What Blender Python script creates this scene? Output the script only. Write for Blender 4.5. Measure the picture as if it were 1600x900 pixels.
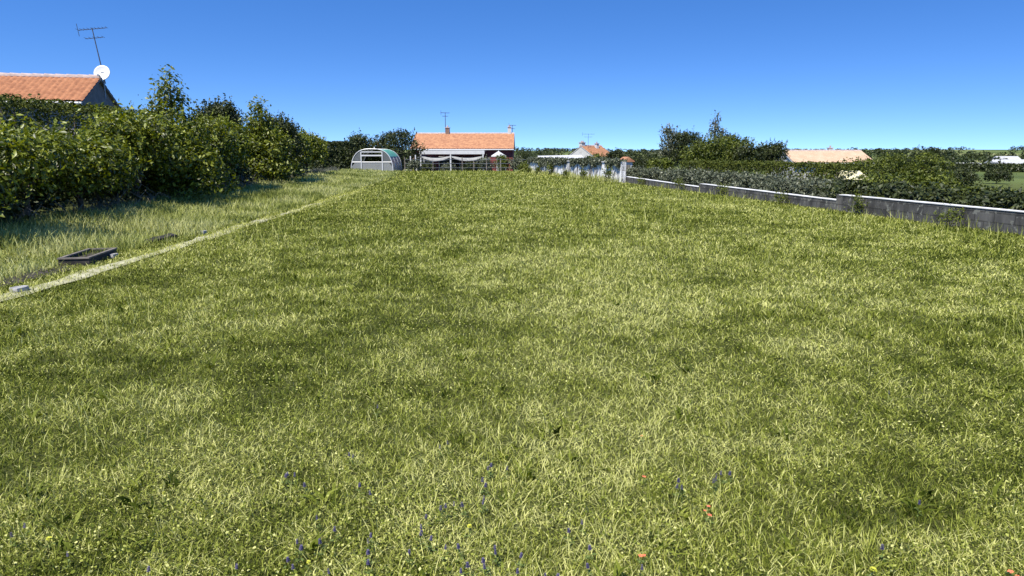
import bpy, math, random
import numpy as np
from mathutils import Vector, Matrix
R = math.radians
SC = bpy.context.scene
COL = SC.collection
for o in list(bpy.data.objects): bpy.data.objects.remove(o)

# ------------------------------------------------------------------ camera, sky, sun, exposure
EYE = 1.65; F = 1067.0; TH = R(11.24); CT, ST = math.cos(TH), math.sin(TH)
cd = bpy.data.cameras.new('camera'); cam = bpy.data.objects.new('camera', cd); COL.objects.link(cam)
cd.sensor_width = 36; cd.lens = 36 * F / 1600; cd.clip_start = 0.05; cd.clip_end = 8000
cam.location = (0, 0, EYE); cam.rotation_euler = (R(90) - TH, 0, 0)
SC.camera = cam
SUN_AZ, SUN_EL = R(211), R(57)
w = bpy.data.worlds.new('World'); SC.world = w; w.use_nodes = True
nt = w.node_tree; nt.nodes.clear()
tc = nt.nodes.new('ShaderNodeTexCoord'); mp = nt.nodes.new('ShaderNodeMapping'); nm = nt.nodes.new('ShaderNodeVectorMath')
nm.operation = 'NORMALIZE'; mp.inputs['Scale'].default_value = (1, 1, 2.0); mp.inputs['Location'].default_value = (0, 0, 0.135)
sky = nt.nodes.new('ShaderNodeTexSky'); sky.sky_type = 'NISHITA'; sky.sun_disc = False
sky.sun_elevation = SUN_EL; sky.sun_rotation = SUN_AZ; sky.altitude = 200
sky.air_density = 1.0; sky.dust_density = 0.0; sky.ozone_density = 2.0
hs = nt.nodes.new('ShaderNodeHueSaturation'); hs.inputs['Saturation'].default_value = 1.33; hs.inputs['Hue'].default_value = 0.511
bg = nt.nodes.new('ShaderNodeBackground'); bg.inputs['Strength'].default_value = 0.136
wo = nt.nodes.new('ShaderNodeOutputWorld')
L = nt.links.new
L(tc.outputs['Generated'], mp.inputs['Vector']); L(mp.outputs[0], nm.inputs[0]); L(nm.outputs[0], sky.inputs['Vector'])
L(sky.outputs[0], hs.inputs['Color']); L(hs.outputs[0], bg.inputs['Color']); L(bg.outputs[0], wo.inputs[0])
sd = bpy.data.lights.new('sun', 'SUN'); sd.energy = 4.6; sd.angle = R(0.5); sd.color = (1, 0.95, 0.86)
so = bpy.data.objects.new('sun', sd); COL.objects.link(so)
sv = Vector((math.sin(SUN_AZ) * math.cos(SUN_EL), math.cos(SUN_AZ) * math.cos(SUN_EL), math.sin(SUN_EL)))
so.rotation_euler = sv.to_track_quat('Z', 'Y').to_euler(); so.location = (-20, -20, 40)
SC.view_settings.view_transform = 'Standard'; SC.view_settings.look = 'None'
SC.view_settings.exposure = 0.75; SC.view_settings.gamma = 1
SC.render.engine = 'CYCLES'
SC.cycles.max_bounces = 6; SC.cycles.diffuse_bounces = 3; SC.cycles.transparent_max_bounces = 12
SC.cycles.sample_clamp_indirect = 6

# ------------------------------------------------------------------ helpers
rng = np.random.default_rng(7); random.seed(7)
def W(px, py, Y):
    v = (450 - py) / F; t = Y / (CT + v * ST)
    return Vector(((px - 800) / F * t, Y, EYE + t * (v * CT - ST)))
def WX(px, Y, py=240): return W(px, py, Y).x
def zat(py, Y): return W(800, py, Y).z
def sm(a, b, x):
    t = np.clip((x - a) / (b - a), 0, 1); return t * t * (3 - 2 * t)
def vnoise(x, y, scale, seed):
    g = np.random.default_rng(seed).random((128, 128))
    x = np.asarray(x, float) / scale + 37.3; y = np.asarray(y, float) / scale + 11.7
    xi = np.floor(x).astype(int); yi = np.floor(y).astype(int); fx = x - xi; fy = y - yi
    fx = fx * fx * (3 - 2 * fx); fy = fy * fy * (3 - 2 * fy)
    a = g[xi % 128, yi % 128]; b = g[(xi + 1) % 128, yi % 128]; c = g[xi % 128, (yi + 1) % 128]; d = g[(xi + 1) % 128, (yi + 1) % 128]
    return (a * (1 - fx) + b * fx) * (1 - fy) + (c * (1 - fx) + d * fx) * fy
def fbm(x, y, s, seed): return 0.5 * vnoise(x, y, s, seed) + 0.3 * vnoise(x, y, s * .45, seed + 1) + 0.2 * vnoise(x, y, s * .2, seed + 2)

# plan of the plot: wall on the right, whitewashed wall at the far right, hedge on the left
RW0 = np.array([10.35, 13.75]); RW1 = np.array([6.2, 38.5])
RD = (RW1 - RW0) / np.linalg.norm(RW1 - RW0); RN = np.array([RD[1], -RD[0]])      # RN points away from the field
def dright(x, y): return (np.asarray(x) - RW0[0]) * RN[0] + (np.asarray(y) - RW0[1]) * RN[1]
PW0 = np.array([1.5, 57.0]); PW1 = np.array([6.05, 37.6])
PD = (PW1 - PW0) / np.linalg.norm(PW1 - PW0); PN = np.array([-PD[1], PD[0]])
def dpale(x, y): return (np.asarray(x) - PW0[0]) * PN[0] + (np.asarray(y) - PW0[1]) * PN[1]
def hedge_x(y): return -10.2 - (np.asarray(y) - 14) * 0.1
def path_x(y):
    y = np.asarray(y, float); return .05 * np.sin(y * .7) + .02 * np.sin(y * 2.3 + 1) - 5.72 - 0.037 * (y - 6) - 0.0016 * np.clip(y - 28, 0, 100) ** 2
def gz(x, y):
    x = np.asarray(x, float); y = np.asarray(y, float)
    r = np.hypot(x, y)
    d = np.minimum(dright(x, y), 400)
    near = 0.04 * (fbm(x, y, 3.0, 21) - .5) * (1 - sm(8, 25, r))
    bank = 0.14 * sm(0.4, 4.5, path_x(np.clip(y, -20, 70)) - x)
    right = -0.35 * sm(0.25, 0.9, d) - 1.9 * sm(2, 45, d) - 3.6 * sm(45, 220, d)
    far = -0.9 * sm(60, 70, y) - 1.0 * sm(75, 150, y) - 3.5 * sm(120, 320, y)
    z = near + bank * (1 - sm(50, 60, y)) + np.minimum(right, far)
    hill = sm(350, 1000, r) * (8.5 + 6 * (vnoise(x, y, 420, 5) - .5)) + sm(1000, 1900, r) * 5 * vnoise(x, y, 500, 6)
    return z + hill
def g1(x, y): return float(gz(x, y))

def sdata(o, label=None, cat=None, group=None, kind=None):
    if label: o['label'] = label
    if cat: o['category'] = cat
    if group: o['group'] = group
    if kind: o['kind'] = kind
    return o
def empty(name, loc, label, cat, group=None, rz=0):
    o = bpy.data.objects.new(name, None); COL.objects.link(o); o.location = loc; o.rotation_euler = (0, 0, rz)
    o.empty_display_size = .2
    return sdata(o, label, cat, group)
def link(name, me, mat=None, parent=None, smooth=False):
    o = bpy.data.objects.new(name, me); COL.objects.link(o)
    if mat is not None and not me.materials: me.materials.append(mat)
    if parent is not None: o.parent = parent
    if smooth: me.polygons.foreach_set('use_smooth', [True] * len(me.polygons))
    return o
def npmesh(name, V, Fc, tint=None, smooth=False):
    V = np.ascontiguousarray(V, dtype=np.float32); Fc = np.ascontiguousarray(Fc, dtype=np.int32)
    me = bpy.data.meshes.new(name); k = Fc.shape[1]
    me.vertices.add(len(V)); me.vertices.foreach_set('co', V.ravel())
    me.loops.add(Fc.size); me.loops.foreach_set('vertex_index', Fc.ravel())
    me.polygons.add(len(Fc)); me.polygons.foreach_set('loop_start', np.arange(0, Fc.size, k, dtype=np.int32))
    if smooth: me.polygons.foreach_set('use_smooth', np.ones(len(Fc), bool))
    me.update(calc_edges=True)
    if tint is not None:
        a = me.attributes.new('tint', 'FLOAT', 'FACE'); a.data.foreach_set('value', np.ascontiguousarray(tint, dtype=np.float32))
    return me
class MB:
    def __init__(s): s.v = []; s.f = []
    def add(s, vs, fs):
        b = len(s.v); s.v += [tuple(p) for p in vs]; s.f += [tuple(i + b for i in f) for f in fs]; return s
    def box(s, c, size, rz=0, rx=0):
        m = Matrix.Translation(c) @ Matrix.Rotation(rz, 4, 'Z') @ Matrix.Rotation(rx, 4, 'X')
        h = [x / 2 for x in size]
        vs = [m @ Vector((sx * h[0], sy * h[1], sz * h[2])) for sz in (-1, 1) for sx, sy in ((-1, -1), (1, -1), (1, 1), (-1, 1))]
        return s.add(vs, [(3, 2, 1, 0), (4, 5, 6, 7), (0, 1, 5, 4), (1, 2, 6, 5), (2, 3, 7, 6), (3, 0, 4, 7)])
    def bar(s, a, b, wd, hd=None):
        a = Vector(a); b = Vector(b); d = b - a; q = d.to_track_quat('Z', 'Y').to_matrix().to_4x4(); hd = hd or wd
        m = Matrix.Translation((a + b) / 2) @ q; h = (wd / 2, hd / 2, d.length / 2)
        vs = [m @ Vector((sx * h[0], sy * h[1], sz * h[2])) for sz in (-1, 1) for sx, sy in ((-1, -1), (1, -1), (1, 1), (-1, 1))]
        return s.add(vs, [(3, 2, 1, 0), (4, 5, 6, 7), (0, 1, 5, 4), (1, 2, 6, 5), (2, 3, 7, 6), (3, 0, 4, 7)])
    def tube(s, pts, rad, n=8):
        pts = [Vector(p) for p in pts]; rad = rad if hasattr(rad, '__len__') else [rad] * len(pts); vs = []; fs = []
        for i, p in enumerate(pts):
            d = (pts[min(i + 1, len(pts) - 1)] - pts[max(i - 1, 0)]).normalized(); q = d.to_track_quat('Z', 'Y')
            for k in range(n):
                a = 2 * math.pi * k / n; vs.append(p + q @ Vector((math.cos(a), math.sin(a), 0)) * rad[i])
        for i in range(len(pts) - 1):
            for k in range(n): fs.append((i * n + k, i * n + (k + 1) % n, (i + 1) * n + (k + 1) % n, (i + 1) * n + k))
        fs.append(tuple(range(n))[::-1]); fs.append(tuple((len(pts) - 1) * n + k for k in range(n)))
        return s.add(vs, fs)
    def prism(s, poly, y0, y1):           # poly in x,z ; extruded along y
        n = len(poly); vs = [(p[0], y0, p[1]) for p in poly] + [(p[0], y1, p[1]) for p in poly]
        return s.add(vs, [tuple(range(n)), tuple(range(2 * n - 1, n - 1, -1))] + [(i, i + n, (i + 1) % n + n, (i + 1) % n) for i in range(n)])
    def build(s, name, mat, parent=None, smooth=False):
        me = bpy.data.meshes.new(name); me.from_pydata(s.v, [], s.f); me.update()
        return link(name, me, mat, parent, smooth)

# ------------------------------------------------------------------ materials
def mat(name, col, rough=.8, var=0.0, scale=6, bump=0.0, col2=None, metal=0, spec=.3, detail=4, stretch=None):
    m = bpy.data.materials.new(name); m.use_nodes = True; n = m.node_tree; p = n.nodes['Principled BSDF']
    p.inputs['Roughness'].default_value = rough; p.inputs['Metallic'].default_value = metal; p.inputs['Specular IOR Level'].default_value = spec
    p.inputs['Base Color'].default_value = (*col, 1)
    if var or col2 or bump:
        t = n.nodes.new('ShaderNodeTexCoord'); mpg = n.nodes.new('ShaderNodeMapping'); ns = n.nodes.new('ShaderNodeTexNoise')
        ns.inputs['Scale'].default_value = scale; ns.inputs['Detail'].default_value = detail
        if stretch: mpg.inputs['Scale'].default_value = stretch
        n.links.new(t.outputs['Object'], mpg.inputs[0]); n.links.new(mpg.outputs[0], ns.inputs['Vector'])
        if var or col2:
            c2 = col2 or tuple(c * (1 - var) for c in col); c1 = col if col2 else tuple(min(1, c * (1 + var)) for c in col)
            cr = n.nodes.new('ShaderNodeValToRGB'); cr.color_ramp.elements[0].position = .36; cr.color_ramp.elements[1].position = .64
            cr.color_ramp.elements[0].color = (*c2, 1); cr.color_ramp.elements[1].color = (*c1, 1)
            n.links.new(ns.outputs['Fac'], cr.inputs[0]); n.links.new(cr.outputs[0], p.inputs['Base Color'])
        if bump:
            b = n.nodes.new('ShaderNodeBump'); b.inputs['Strength'].default_value = bump; b.inputs['Distance'].default_value = .03
            n.links.new(ns.outputs['Fac'], b.inputs['Height']); n.links.new(b.outputs[0], p.inputs['Normal'])
    return m
def leafmat(name, stops, trans=.3, rough=.5, spec=.35, tcol=1.25):
    m = bpy.data.materials.new(name); m.use_nodes = True; n = m.node_tree; p = n.nodes['Principled BSDF']
    a = n.nodes.new('ShaderNodeAttribute'); a.attribute_name = 'tint'
    cr = n.nodes.new('ShaderNodeValToRGB'); e = cr.color_ramp.elements
    e[0].position = stops[0][0]; e[0].color = (*stops[0][1], 1); e[1].position = stops[-1][0]; e[1].color = (*stops[-1][1], 1)
    for q, c in stops[1:-1]:
        k = e.new(q); k.color = (*c, 1)
    n.links.new(a.outputs['Fac'], cr.inputs[0]); n.links.new(cr.outputs[0], p.inputs['Base Color'])
    p.inputs['Roughness'].default_value = rough; p.inputs['Specular IOR Level'].default_value = spec
    tr = n.nodes.new('ShaderNodeBsdfTranslucent'); mx = n.nodes.new('ShaderNodeMixShader'); mx.inputs[0].default_value = trans
    hsv = n.nodes.new('ShaderNodeHueSaturation'); hsv.inputs['Value'].default_value = tcol; hsv.inputs['Saturation'].default_value = 1.1; hsv.inputs['Hue'].default_value = .49
    n.links.new(cr.outputs[0], hsv.inputs['Color']); n.links.new(hsv.outputs[0], tr.inputs['Color'])
    n.links.new(p.outputs[0], mx.inputs[1]); n.links.new(tr.outputs[0], mx.inputs[2])
    n.links.new(mx.outputs[0], n.nodes['Material Output'].inputs['Surface'])
    return m
M = {}
M['grass'] = leafmat('grass_blades', [(0, (.022, .034, .003)), (.28, (.075, .1, .009)), (.52, (.17, .2, .024)), (.78, (.36, .385, .075)), (1, (.66, .65, .24))], .28, .65, .15)
M['tallgrass'] = leafmat('tall_grass_blades', [(0, (.05, .075, .01)), (.4, (.16, .19, .035)), (.75, (.34, .37, .1)), (1, (.52, .52, .22))], .3, .6, .2)
M['weed'] = leafmat('weed_stalks', [(0, (.05, .06, .03)), (.5, (.15, .15, .1)), (1, (.3, .29, .22))], .2, .7, .2)
M['laurel'] = leafmat('laurel_leaves', [(0, (.018, .025, .003)), (.35, (.065, .085, .006)), (.68, (.16, .19, .014)), (1, (.32, .35, .05))], .32, .42, .45)
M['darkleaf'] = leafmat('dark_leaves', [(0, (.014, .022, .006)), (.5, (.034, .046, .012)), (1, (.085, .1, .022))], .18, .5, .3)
M['greyleaf'] = leafmat('grey_green_leaves', [(0, (.032, .042, .02)), (.5, (.088, .102, .055)), (1, (.22, .23, .14))], .2, .45, .4)
M['midleaf'] = leafmat('mid_green_leaves', [(0, (.025, .038, .005)), (.5, (.075, .097, .01)), (1, (.18, .205, .026))], .25, .5, .3)
M['hedgeleaf'] = leafmat('clipped_hedge_leaves', [(0, (.022, .034, .005)), (.5, (.058, .074, .009)), (1, (.14, .155, .02))], .15, .6, .2)
M['bark'] = mat('bark', (.13, .1, .075), .9, .35, 12, .6)
M['twig'] = mat('dead_twig', (.2, .17, .13), .9, .3, 20)
M['tile'] = mat('terracotta_tiles', (.4, .175, .082), .85, scale=4.5, col2=(.27, .11, .052), detail=6)
M['tile_far'] = mat('terracotta_tiles_far', (.46, .23, .115), .85, scale=3, col2=(.31, .14, .075), detail=6)
M['tile_pale'] = mat('pale_terracotta_tiles', (.52, .37, .25), .85, scale=1.4, col2=(.46, .31, .2), detail=6)
M['ridge'] = mat('ridge_mortar', (.42, .33, .29), .85, .15, 5)
M['render_dark'] = mat('grey_render', (.2, .19, .185), .9, .15, 3, .2)
M['render_white'] = mat('white_render', (.5, .49, .46), .85, .08, 3, .1)
M['red_wall'] = mat('dark_red_wall', (.2, .05, .05), .85, .15, 4)
M['white_paint'] = mat('white_paint', (.56, .555, .54), .5, .06, 5)
M['white_metal'] = mat('white_metal', (.58, .58, .57), .35, spec=.5)
M['metal'] = mat('galvanised_metal', (.32, .33, .34), .45, .15, 20, metal=.6)
M['dark_metal'] = mat('dark_metal', (.09, .09, .1), .5, .2, 20, metal=.4)
M['cloth'] = mat('grey_shade_cloth', (.3, .3, .29), .9, .15, 4)
M['darkglass'] = mat('dark_window_glass', (.02, .024, .028), .08, spec=.6)
M['brick'] = mat('chimney_brick', (.2, .13, .1), .9, .3, 9, .4)
M['wood'] = mat('weathered_wood', (.16, .14, .115), .85, .3, 8, .4, stretch=(1, 1, .15))
M['black_plastic'] = mat('black_plastic', (.03, .03, .032), .5, .3, 9)
M['darkwood'] = mat('dark_weathered_wood', (.05, .045, .04), .9, scale=7, col2=(.022, .02, .018), bump=.6, detail=8, stretch=(.3, 1, 1.5))
M['soil'] = mat('dark_soil', (.05, .042, .033), .95, .4, 14, .8)

# ground
def groundmat():
    m = bpy.data.materials.new('meadow_ground'); m.use_nodes = True; n = m.node_tree; p = n.nodes['Principled BSDF']
    p.inputs['Roughness'].default_value = .95; p.inputs['Specular IOR Level'].default_value = .1
    g = n.nodes.new('ShaderNodeNewGeometry')
    def noise(s, d=5, r=.55):
        k = n.nodes.new('ShaderNodeTexNoise'); k.inputs['Scale'].default_value = s; k.inputs['Detail'].default_value = d; k.inputs['Roughness'].default_value = r
        n.links.new(g.outputs['Position'], k.inputs['Vector']); return k
    def ramp(src, st):
        c = n.nodes.new('ShaderNodeValToRGB'); e = c.color_ramp.elements; e[0].position, e[1].position = st[0][0], st[-1][0]
        e[0].color = (*st[0][1], 1); e[1].color = (*st[-1][1], 1)
        for q, cc in st[1:-1]: e.new(q).color = (*cc, 1)
        n.links.new(src, c.inputs[0]); return c
    fine = ramp(noise(28, 8, .7).outputs['Fac'], [(.34, (.012, .014, .005)), (.54, (.05, .055, .016)), (.74, (.26, .26, .09))])
    big = ramp(noise(.35, 6, .6).outputs['Fac'], [(.35, (.06, .075, .014)), (.65, (.15, .16, .04))])
    mx = n.nodes.new('ShaderNodeMix'); mx.data_type = 'RGBA'; mx.inputs['Factor'].default_value = .35
    n.links.new(fine.outputs[0], mx.inputs['A']); n.links.new(big.outputs[0], mx.inputs['B'])
    # far patchwork of fields
    vo = n.nodes.new('ShaderNodeTexVoronoi'); vo.inputs['Scale'].default_value = .011; n.links.new(g.outputs['Position'], vo.inputs['Vector'])
    sp = n.nodes.new('ShaderNodeSeparateColor'); n.links.new(vo.outputs['Color'], sp.inputs[0])
    far = ramp(sp.outputs['Red'], [(0, (.05, .07, .02)), (.35, (.1, .13, .035)), (.7, (.16, .19, .06)), (1, (.26, .25, .11))])
    ln = n.nodes.new('ShaderNodeVectorMath'); ln.operation = 'LENGTH'; n.links.new(g.outputs['Position'], ln.inputs[0])
    mr = n.nodes.new('ShaderNodeMapRange'); mr.inputs['From Min'].default_value = 70; mr.inputs['From Max'].default_value = 130; n.links.new(ln.outputs['Value'], mr.inputs['Value'])
    m2 = n.nodes.new('ShaderNodeMix'); m2.data_type = 'RGBA'; n.links.new(mr.outputs[0], m2.inputs['Factor'])
    n.links.new(mx.outputs['Result'], m2.inputs['A']); n.links.new(far.outputs[0], m2.inputs['B'])
    n.links.new(m2.outputs['Result'], p.inputs['Base Color'])
    b = n.nodes.new('ShaderNodeBump'); b.inputs['Strength'].default_value = .7; b.inputs['Distance'].default_value = .04
    n.links.new(noise(28, 8, .7).outputs['Fac'], b.inputs['Height']); n.links.new(b.outputs[0], p.inputs['Normal'])
    return m
def axis(a, b, st, lo, hi):
    c = list(np.arange(a, b + .01, st)); s = st; x = c[-1]
    while x < hi: s *= 1.16; x += s; c.append(x)
    s = st; x = c[0]; pre = []
    while x > lo: s *= 1.16; x -= s; pre.append(x)
    return np.array(pre[::-1] + c)
gx = axis(-40, 45, .5, -2500, 2500); gy = axis(-4, 85, .5, -400, 3200)
GX, GY = np.meshgrid(gx, gy); nx, ny = len(gx), len(gy)
idx = np.arange(nx * ny).reshape(ny, nx)
FQ = np.stack([idx[:-1, :-1], idx[:-1, 1:], idx[1:, 1:], idx[1:, :-1]], -1).reshape(-1, 4)
ground = link('ground', npmesh('ground', np.stack([GX, GY, gz(GX, GY)], -1).reshape(-1, 3), FQ, smooth=True), groundmat())
sdata(ground, 'patchy green meadow ground rolling away to low hills', 'ground', kind='structure')

# concrete path strip along the left of the meadow
ys = np.arange(2.0, 34, .2)
half = .13 + .2 * (fbm(ys, ys * 0, 1.3, 40) - .5) - .13 * sm(26, 33.5, ys)
cols = []
for k, u in enumerate((-1, -.4, .4, 1)):
    jit = (vnoise(ys, ys * 0 + k, .5, 50 + k) - .5) * (.14 if abs(u) == 1 else .02)
    xx = path_x(ys) + u * half + jit
    cols.append(np.stack([xx, ys, np.maximum.reduce([gz(xx, ys), gz(path_x(ys), ys)]) + .02 + (.006 if abs(u) < 1 else 0)], -1))
PV = np.stack(cols, 1).reshape(-1, 3); pi_ = np.arange(len(ys) * 4).reshape(-1, 4)
PF = np.concatenate([np.stack([pi_[:-1, k], pi_[:-1, k + 1], pi_[1:, k + 1], pi_[1:, k]], -1) for k in range(3)])
path = link('path', npmesh('path', PV, PF), mat('pale_dusty_concrete', (.44, .42, .28), .95, scale=3.5, col2=(.27, .26, .14), bump=.5, detail=8))
sdata(path, 'narrow pale concrete edging path running along the left of the meadow', 'path', kind='structure')

# ------------------------------------------------------------------ grass (stuff)
def blades(x, y, ln, wd, lean, tint, seed, bend=1.0, z0=None):
    r = np.random.default_rng(seed); n = len(x); z = gz(x, y) if z0 is None else z0
    az = r.random(n) * 2 * np.pi; la = r.random(n) * 2 * np.pi
    lv = np.abs(r.normal(0, 1, n)) * lean
    d = np.stack([np.cos(la) * lv, np.sin(la) * lv, np.ones(n)], -1); d /= np.linalg.norm(d, axis=1)[:, None]
    d2 = d + np.stack([np.cos(la), np.sin(la), np.zeros(n)], -1) * (bend * (.3 + r.random(n)))[:, None] * .8
    d2[:, 2] -= .35 * bend * r.random(n); d2 /= np.linalg.norm(d2, axis=1)[:, None]
    s = np.stack([np.cos(az), np.sin(az), np.zeros(n)], -1) * (wd / 2)[:, None]
    p = np.stack([x, y, z - .005], -1); m1 = p + d * (ln * .5)[:, None]; t = m1 + d2 * (ln * .5)[:, None]
    V = np.stack([p - s * .7, p + s * .7, m1 - s, m1 + s, t], 1).reshape(-1, 3)
    b = (np.arange(n) * 5)[:, None]
    Fc = np.concatenate([b + np.array([[0, 1, 3]]), b + np.array([[0, 3, 2]]), b + np.array([[2, 3, 4]])], 1).reshape(-1, 3)
    return V, Fc, np.repeat(tint, 3)
def sample_field(n, y0, y1, ex, seed, side=.86):
    r = np.random.default_rng(seed); u = r.random(n); k = ex + 1
    y = (y0 ** k + u * (y1 ** k - y0 ** k)) ** (1 / k)
    x = (r.random(n) * 2 - 1) * (side * y + 2.0)
    return x, y
def infield(x, y):
    return (dright(x, y) < -.12) & ((dpale(x, y) < -.1) | (y < 37)) & (x > hedge_x(y) - .3) & (y < 63)
def dryness(x, y):
    d = .04 + .14 * vnoise(x, y, 2.6, 61) + .36 * vnoise(x, y, .7, 62) + .42 * vnoise(x, y, .2, 63) - .02
    d = d + .2 * np.exp(-((x - .9) ** 2 / 2.4 + (y - 8.8) ** 2 / 12)) + .08 * np.exp(-((x + .2) ** 2 / 1.5 + (y - 3.6) ** 2 / 2)) + .1 * np.exp(-((x - 4.5) ** 2 / 3 + (y - 12.5) ** 2 / 6))
    d = d + .07 * np.exp(-((x - .03 * y) ** 2) / (.5 + .02 * y) ** 2 / 4) + .0
    d = d + .28 * np.exp(-((dright(x, y) + 2.6) ** 2) / 1.6) * (vnoise(x * 2, y, 2, 66) > .45) * (y > 17)
    d = d - .0 * np.exp(-((x + 2.4) ** 2 / 3 + (y - 6) ** 2 / 4))
    return .43 + (d - .43) * (1.5 / (1 + np.clip(y - 6, 0, 60) / 22))
allV, allF, allT, off = [], [], [], 0
def push(V, Fc, T):
    global off
    allV.append(V); allF.append(Fc + off); allT.append(T); off += len(V)
r0 = np.random.default_rng(3)
x, y = sample_field(1000000, 1.1, 62, -.62, 101)
k = infield(x, y) & (np.abs(x - path_x(y)) > .2 * r0.random(len(x)) ** .45 * (r0.random(len(x)) > .12 + .5 * (vnoise(x * 0, y, .8, 112) > .62))); x, y = x[k], y[k]; n = len(x)
dry = dryness(x, y); hh = vnoise(x, y, 1.7, 71) * .6 + vnoise(x, y, .45, 72) * .4; hh = .5 + (hh - .5) * .75 / (1 + y / 25)
gap = vnoise(x, y, .07, 73) * .6 + vnoise(x, y, .2, 74) * .4
keep = r0.random(n) < np.clip(1.25 - dry * .9, .3, 1) * np.where(y < 16, .3 + .7 * sm(.3, .5, gap), 1); x, y, dry, hh = x[keep], y[keep], dry[keep], hh[keep]; n = len(x)
px1 = np.hypot(x, y) / 683
ln = (.026 + .1 * hh ** 1.6 * (1.2 - .6 * dry) * (.6 + .5 * sm(3, 12, y))) * (.6 + .8 * r0.random(n)) * (1 + .012 * y) + .02 * sm(25, 50, y)
wd = np.maximum(.0032 + .0025 * r0.random(n), px1 * (.45 + .45 * r0.random(n)))
tint = np.clip(dry + r0.normal(0, .24, n) + .1, 0, 1)
push(*blades(x, y, ln, wd, .8, tint, 11))
# thatch: short flat straws lying in the sward
x, y = sample_field(210000, 1.7, 40, -.8, 103); k = infield(x, y) & (np.abs(x - path_x(y)) > .15); x, y = x[k], y[k]; n = len(x)
dry = dryness(x, y); k = r0.random(n) < np.clip(dry * 1.6 - .25, .1, 1); x, y, dry = x[k], y[k], dry[k]; n = len(x)
push(*blades(x, y, .05 + .09 * r0.random(n), np.maximum(.0028, np.hypot(x, y) / 683 * .5), 2.6, np.clip(.68 + .5 * (dry - .4) + r0.normal(0, .18, n), 0, 1), 12, .6))
# seed stalks
x, y = sample_field(30000, 2.4, 60, -.3, 104); k = infield(x, y) & (vnoise(x, y, 3.1, 80) > .44) & (np.abs(x - path_x(y)) > .25); x, y = x[k], y[k]; n = len(x)
push(*blades(x, y, (.16 + .24 * r0.random(n)) * (.55 + .45 * sm(3, 12, y)), np.maximum(.0028, np.hypot(x, y) / 683 * .38), .3, np.clip(.7 + r0.normal(0, .2, n), 0, 1), 13, .35))
# trodden straw on the path, hiding its edges
n = 15000; y = 5.5 + 28 * r0.random(n) ** 1.2; x = path_x(y) + r0.normal(0, .17, n); k = vnoise(x * 3, y, .9, 110) + .3 * r0.random(n) > .45; x, y = x[k], y[k]; n = len(x)
push(*blades(x, y, .03 + .09 * r0.random(n) ** 2, np.maximum(.003, np.hypot(x, y) / 683 * .45), 1.6, np.clip(r0.normal(.78, .2, n), 0, 1), 16, .8, gz(x, y) + .02))
# matted litter of short bits at soil level
x, y = sample_field(520000, 1.1, 24, -.9, 109); k = infield(x, y) & (np.abs(x - path_x(y)) > .12); x, y = x[k], y[k]; n = len(x)
push(*blades(x, y, (.012 + .03 * r0.random(n)) * (1 + y * .05), np.maximum(.0025 + .003 * r0.random(n), np.hypot(x, y) / 683 * (.4 + .4 * r0.random(n))), 1.4, np.clip(.1 + dryness(x, y) * .75 + r0.normal(0, .27, n), 0, 1), 19, 1.0, gz(x, y) + .012 * r0.random(n)))
# broad-leaved rosettes
m = 1100; cx_, cy_ = sample_field(m, 1.9, 20, -.5, 107); k = infield(cx_, cy_) & (np.abs(cx_ - path_x(cy_)) > .3); cx_, cy_ = cx_[k], cy_[k]; m = len(cx_)
q = np.repeat(np.arange(m), 9); x = cx_[q] + r0.normal(0, .02, len(q)); y = cy_[q] + r0.normal(0, .02, len(q)); n = len(q); rs = (.4 + .8 * r0.random(m) ** 1.5)[q]
push(*blades(x, y, (.06 + .07 * r0.random(n)) * rs, np.maximum((.012 + .012 * r0.random(n)) * rs, np.hypot(x, y) / 683 * .7), 1.3, np.clip((.2 + .35 * r0.random(m))[q] + r0.normal(0, .1, n), 0, 1), 17, 1.2))
grass = link('grass', npmesh('grass', np.concatenate(allV), np.concatenate(allF), np.concatenate(allT)), M['grass'])
sdata(grass, 'patchy meadow grass with dry straw tufts covering the plot', 'grass', kind='stuff')
# clover and small broad leaves
x, y = sample_field(290000, 1.1, 26, -.85, 105); k = infield(x, y) & (np.abs(x - path_x(y)) > .22)
k &= (vnoise(x, y, 1.1, 90) * .6 + vnoise(x, y, .3, 91) * .4 + .35 * np.exp(-((x + 4) ** 2 / 4 + (y - 10) ** 2 / 14))) > .47
x, y = x[k], y[k]; n = len(x)
zz = gz(x, y) + .015 + .06 * r0.random(n); sz = np.maximum(.003 + .006 * r0.random(n) ** 2, np.hypot(x, y) / 683 * .42)
nv = np.stack([r0.normal(0, .45, n), r0.normal(0, .45, n), np.ones(n)], -1); nv /= np.linalg.norm(nv, axis=1)[:, None]
aa = r0.normal(0, 1, (n, 3)); aa -= nv * (aa * nv).sum(1)[:, None]; aa /= np.linalg.norm(aa, axis=1)[:, None]; bb = np.cross(nv, aa)
P = np.stack([x, y, zz], -1); S = sz[:, None]
CV = np.stack([P - aa * S, P + bb * S * .75, P + aa * S, P - bb * S * .75], 1).reshape(-1, 3); CF = (np.arange(n) * 4)[:, None] + np.array([[0, 1, 2, 3]])
clover = link('clover', npmesh('clover', CV, CF, np.clip(r0.normal(.55, .28, n), 0, 1)), M['grass'])
sdata(clover, 'small clover and weed leaves among the meadow grass', 'clover', kind='stuff')
# tall grass on the bank between path and hedge
r1 = np.random.default_rng(5); n = 70000
y = 6 + 52 * r1.random(n) ** 1.35; u = r1.random(n); x = path_x(y) - .25 - u * (path_x(y) - .25 - hedge_x(y) - .1)
k = (x > hedge_x(y) + .1); x, y, u = x[k], y[k], u[k]; n = len(x)
hv = vnoise(x, y, 1.4, 95)
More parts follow.
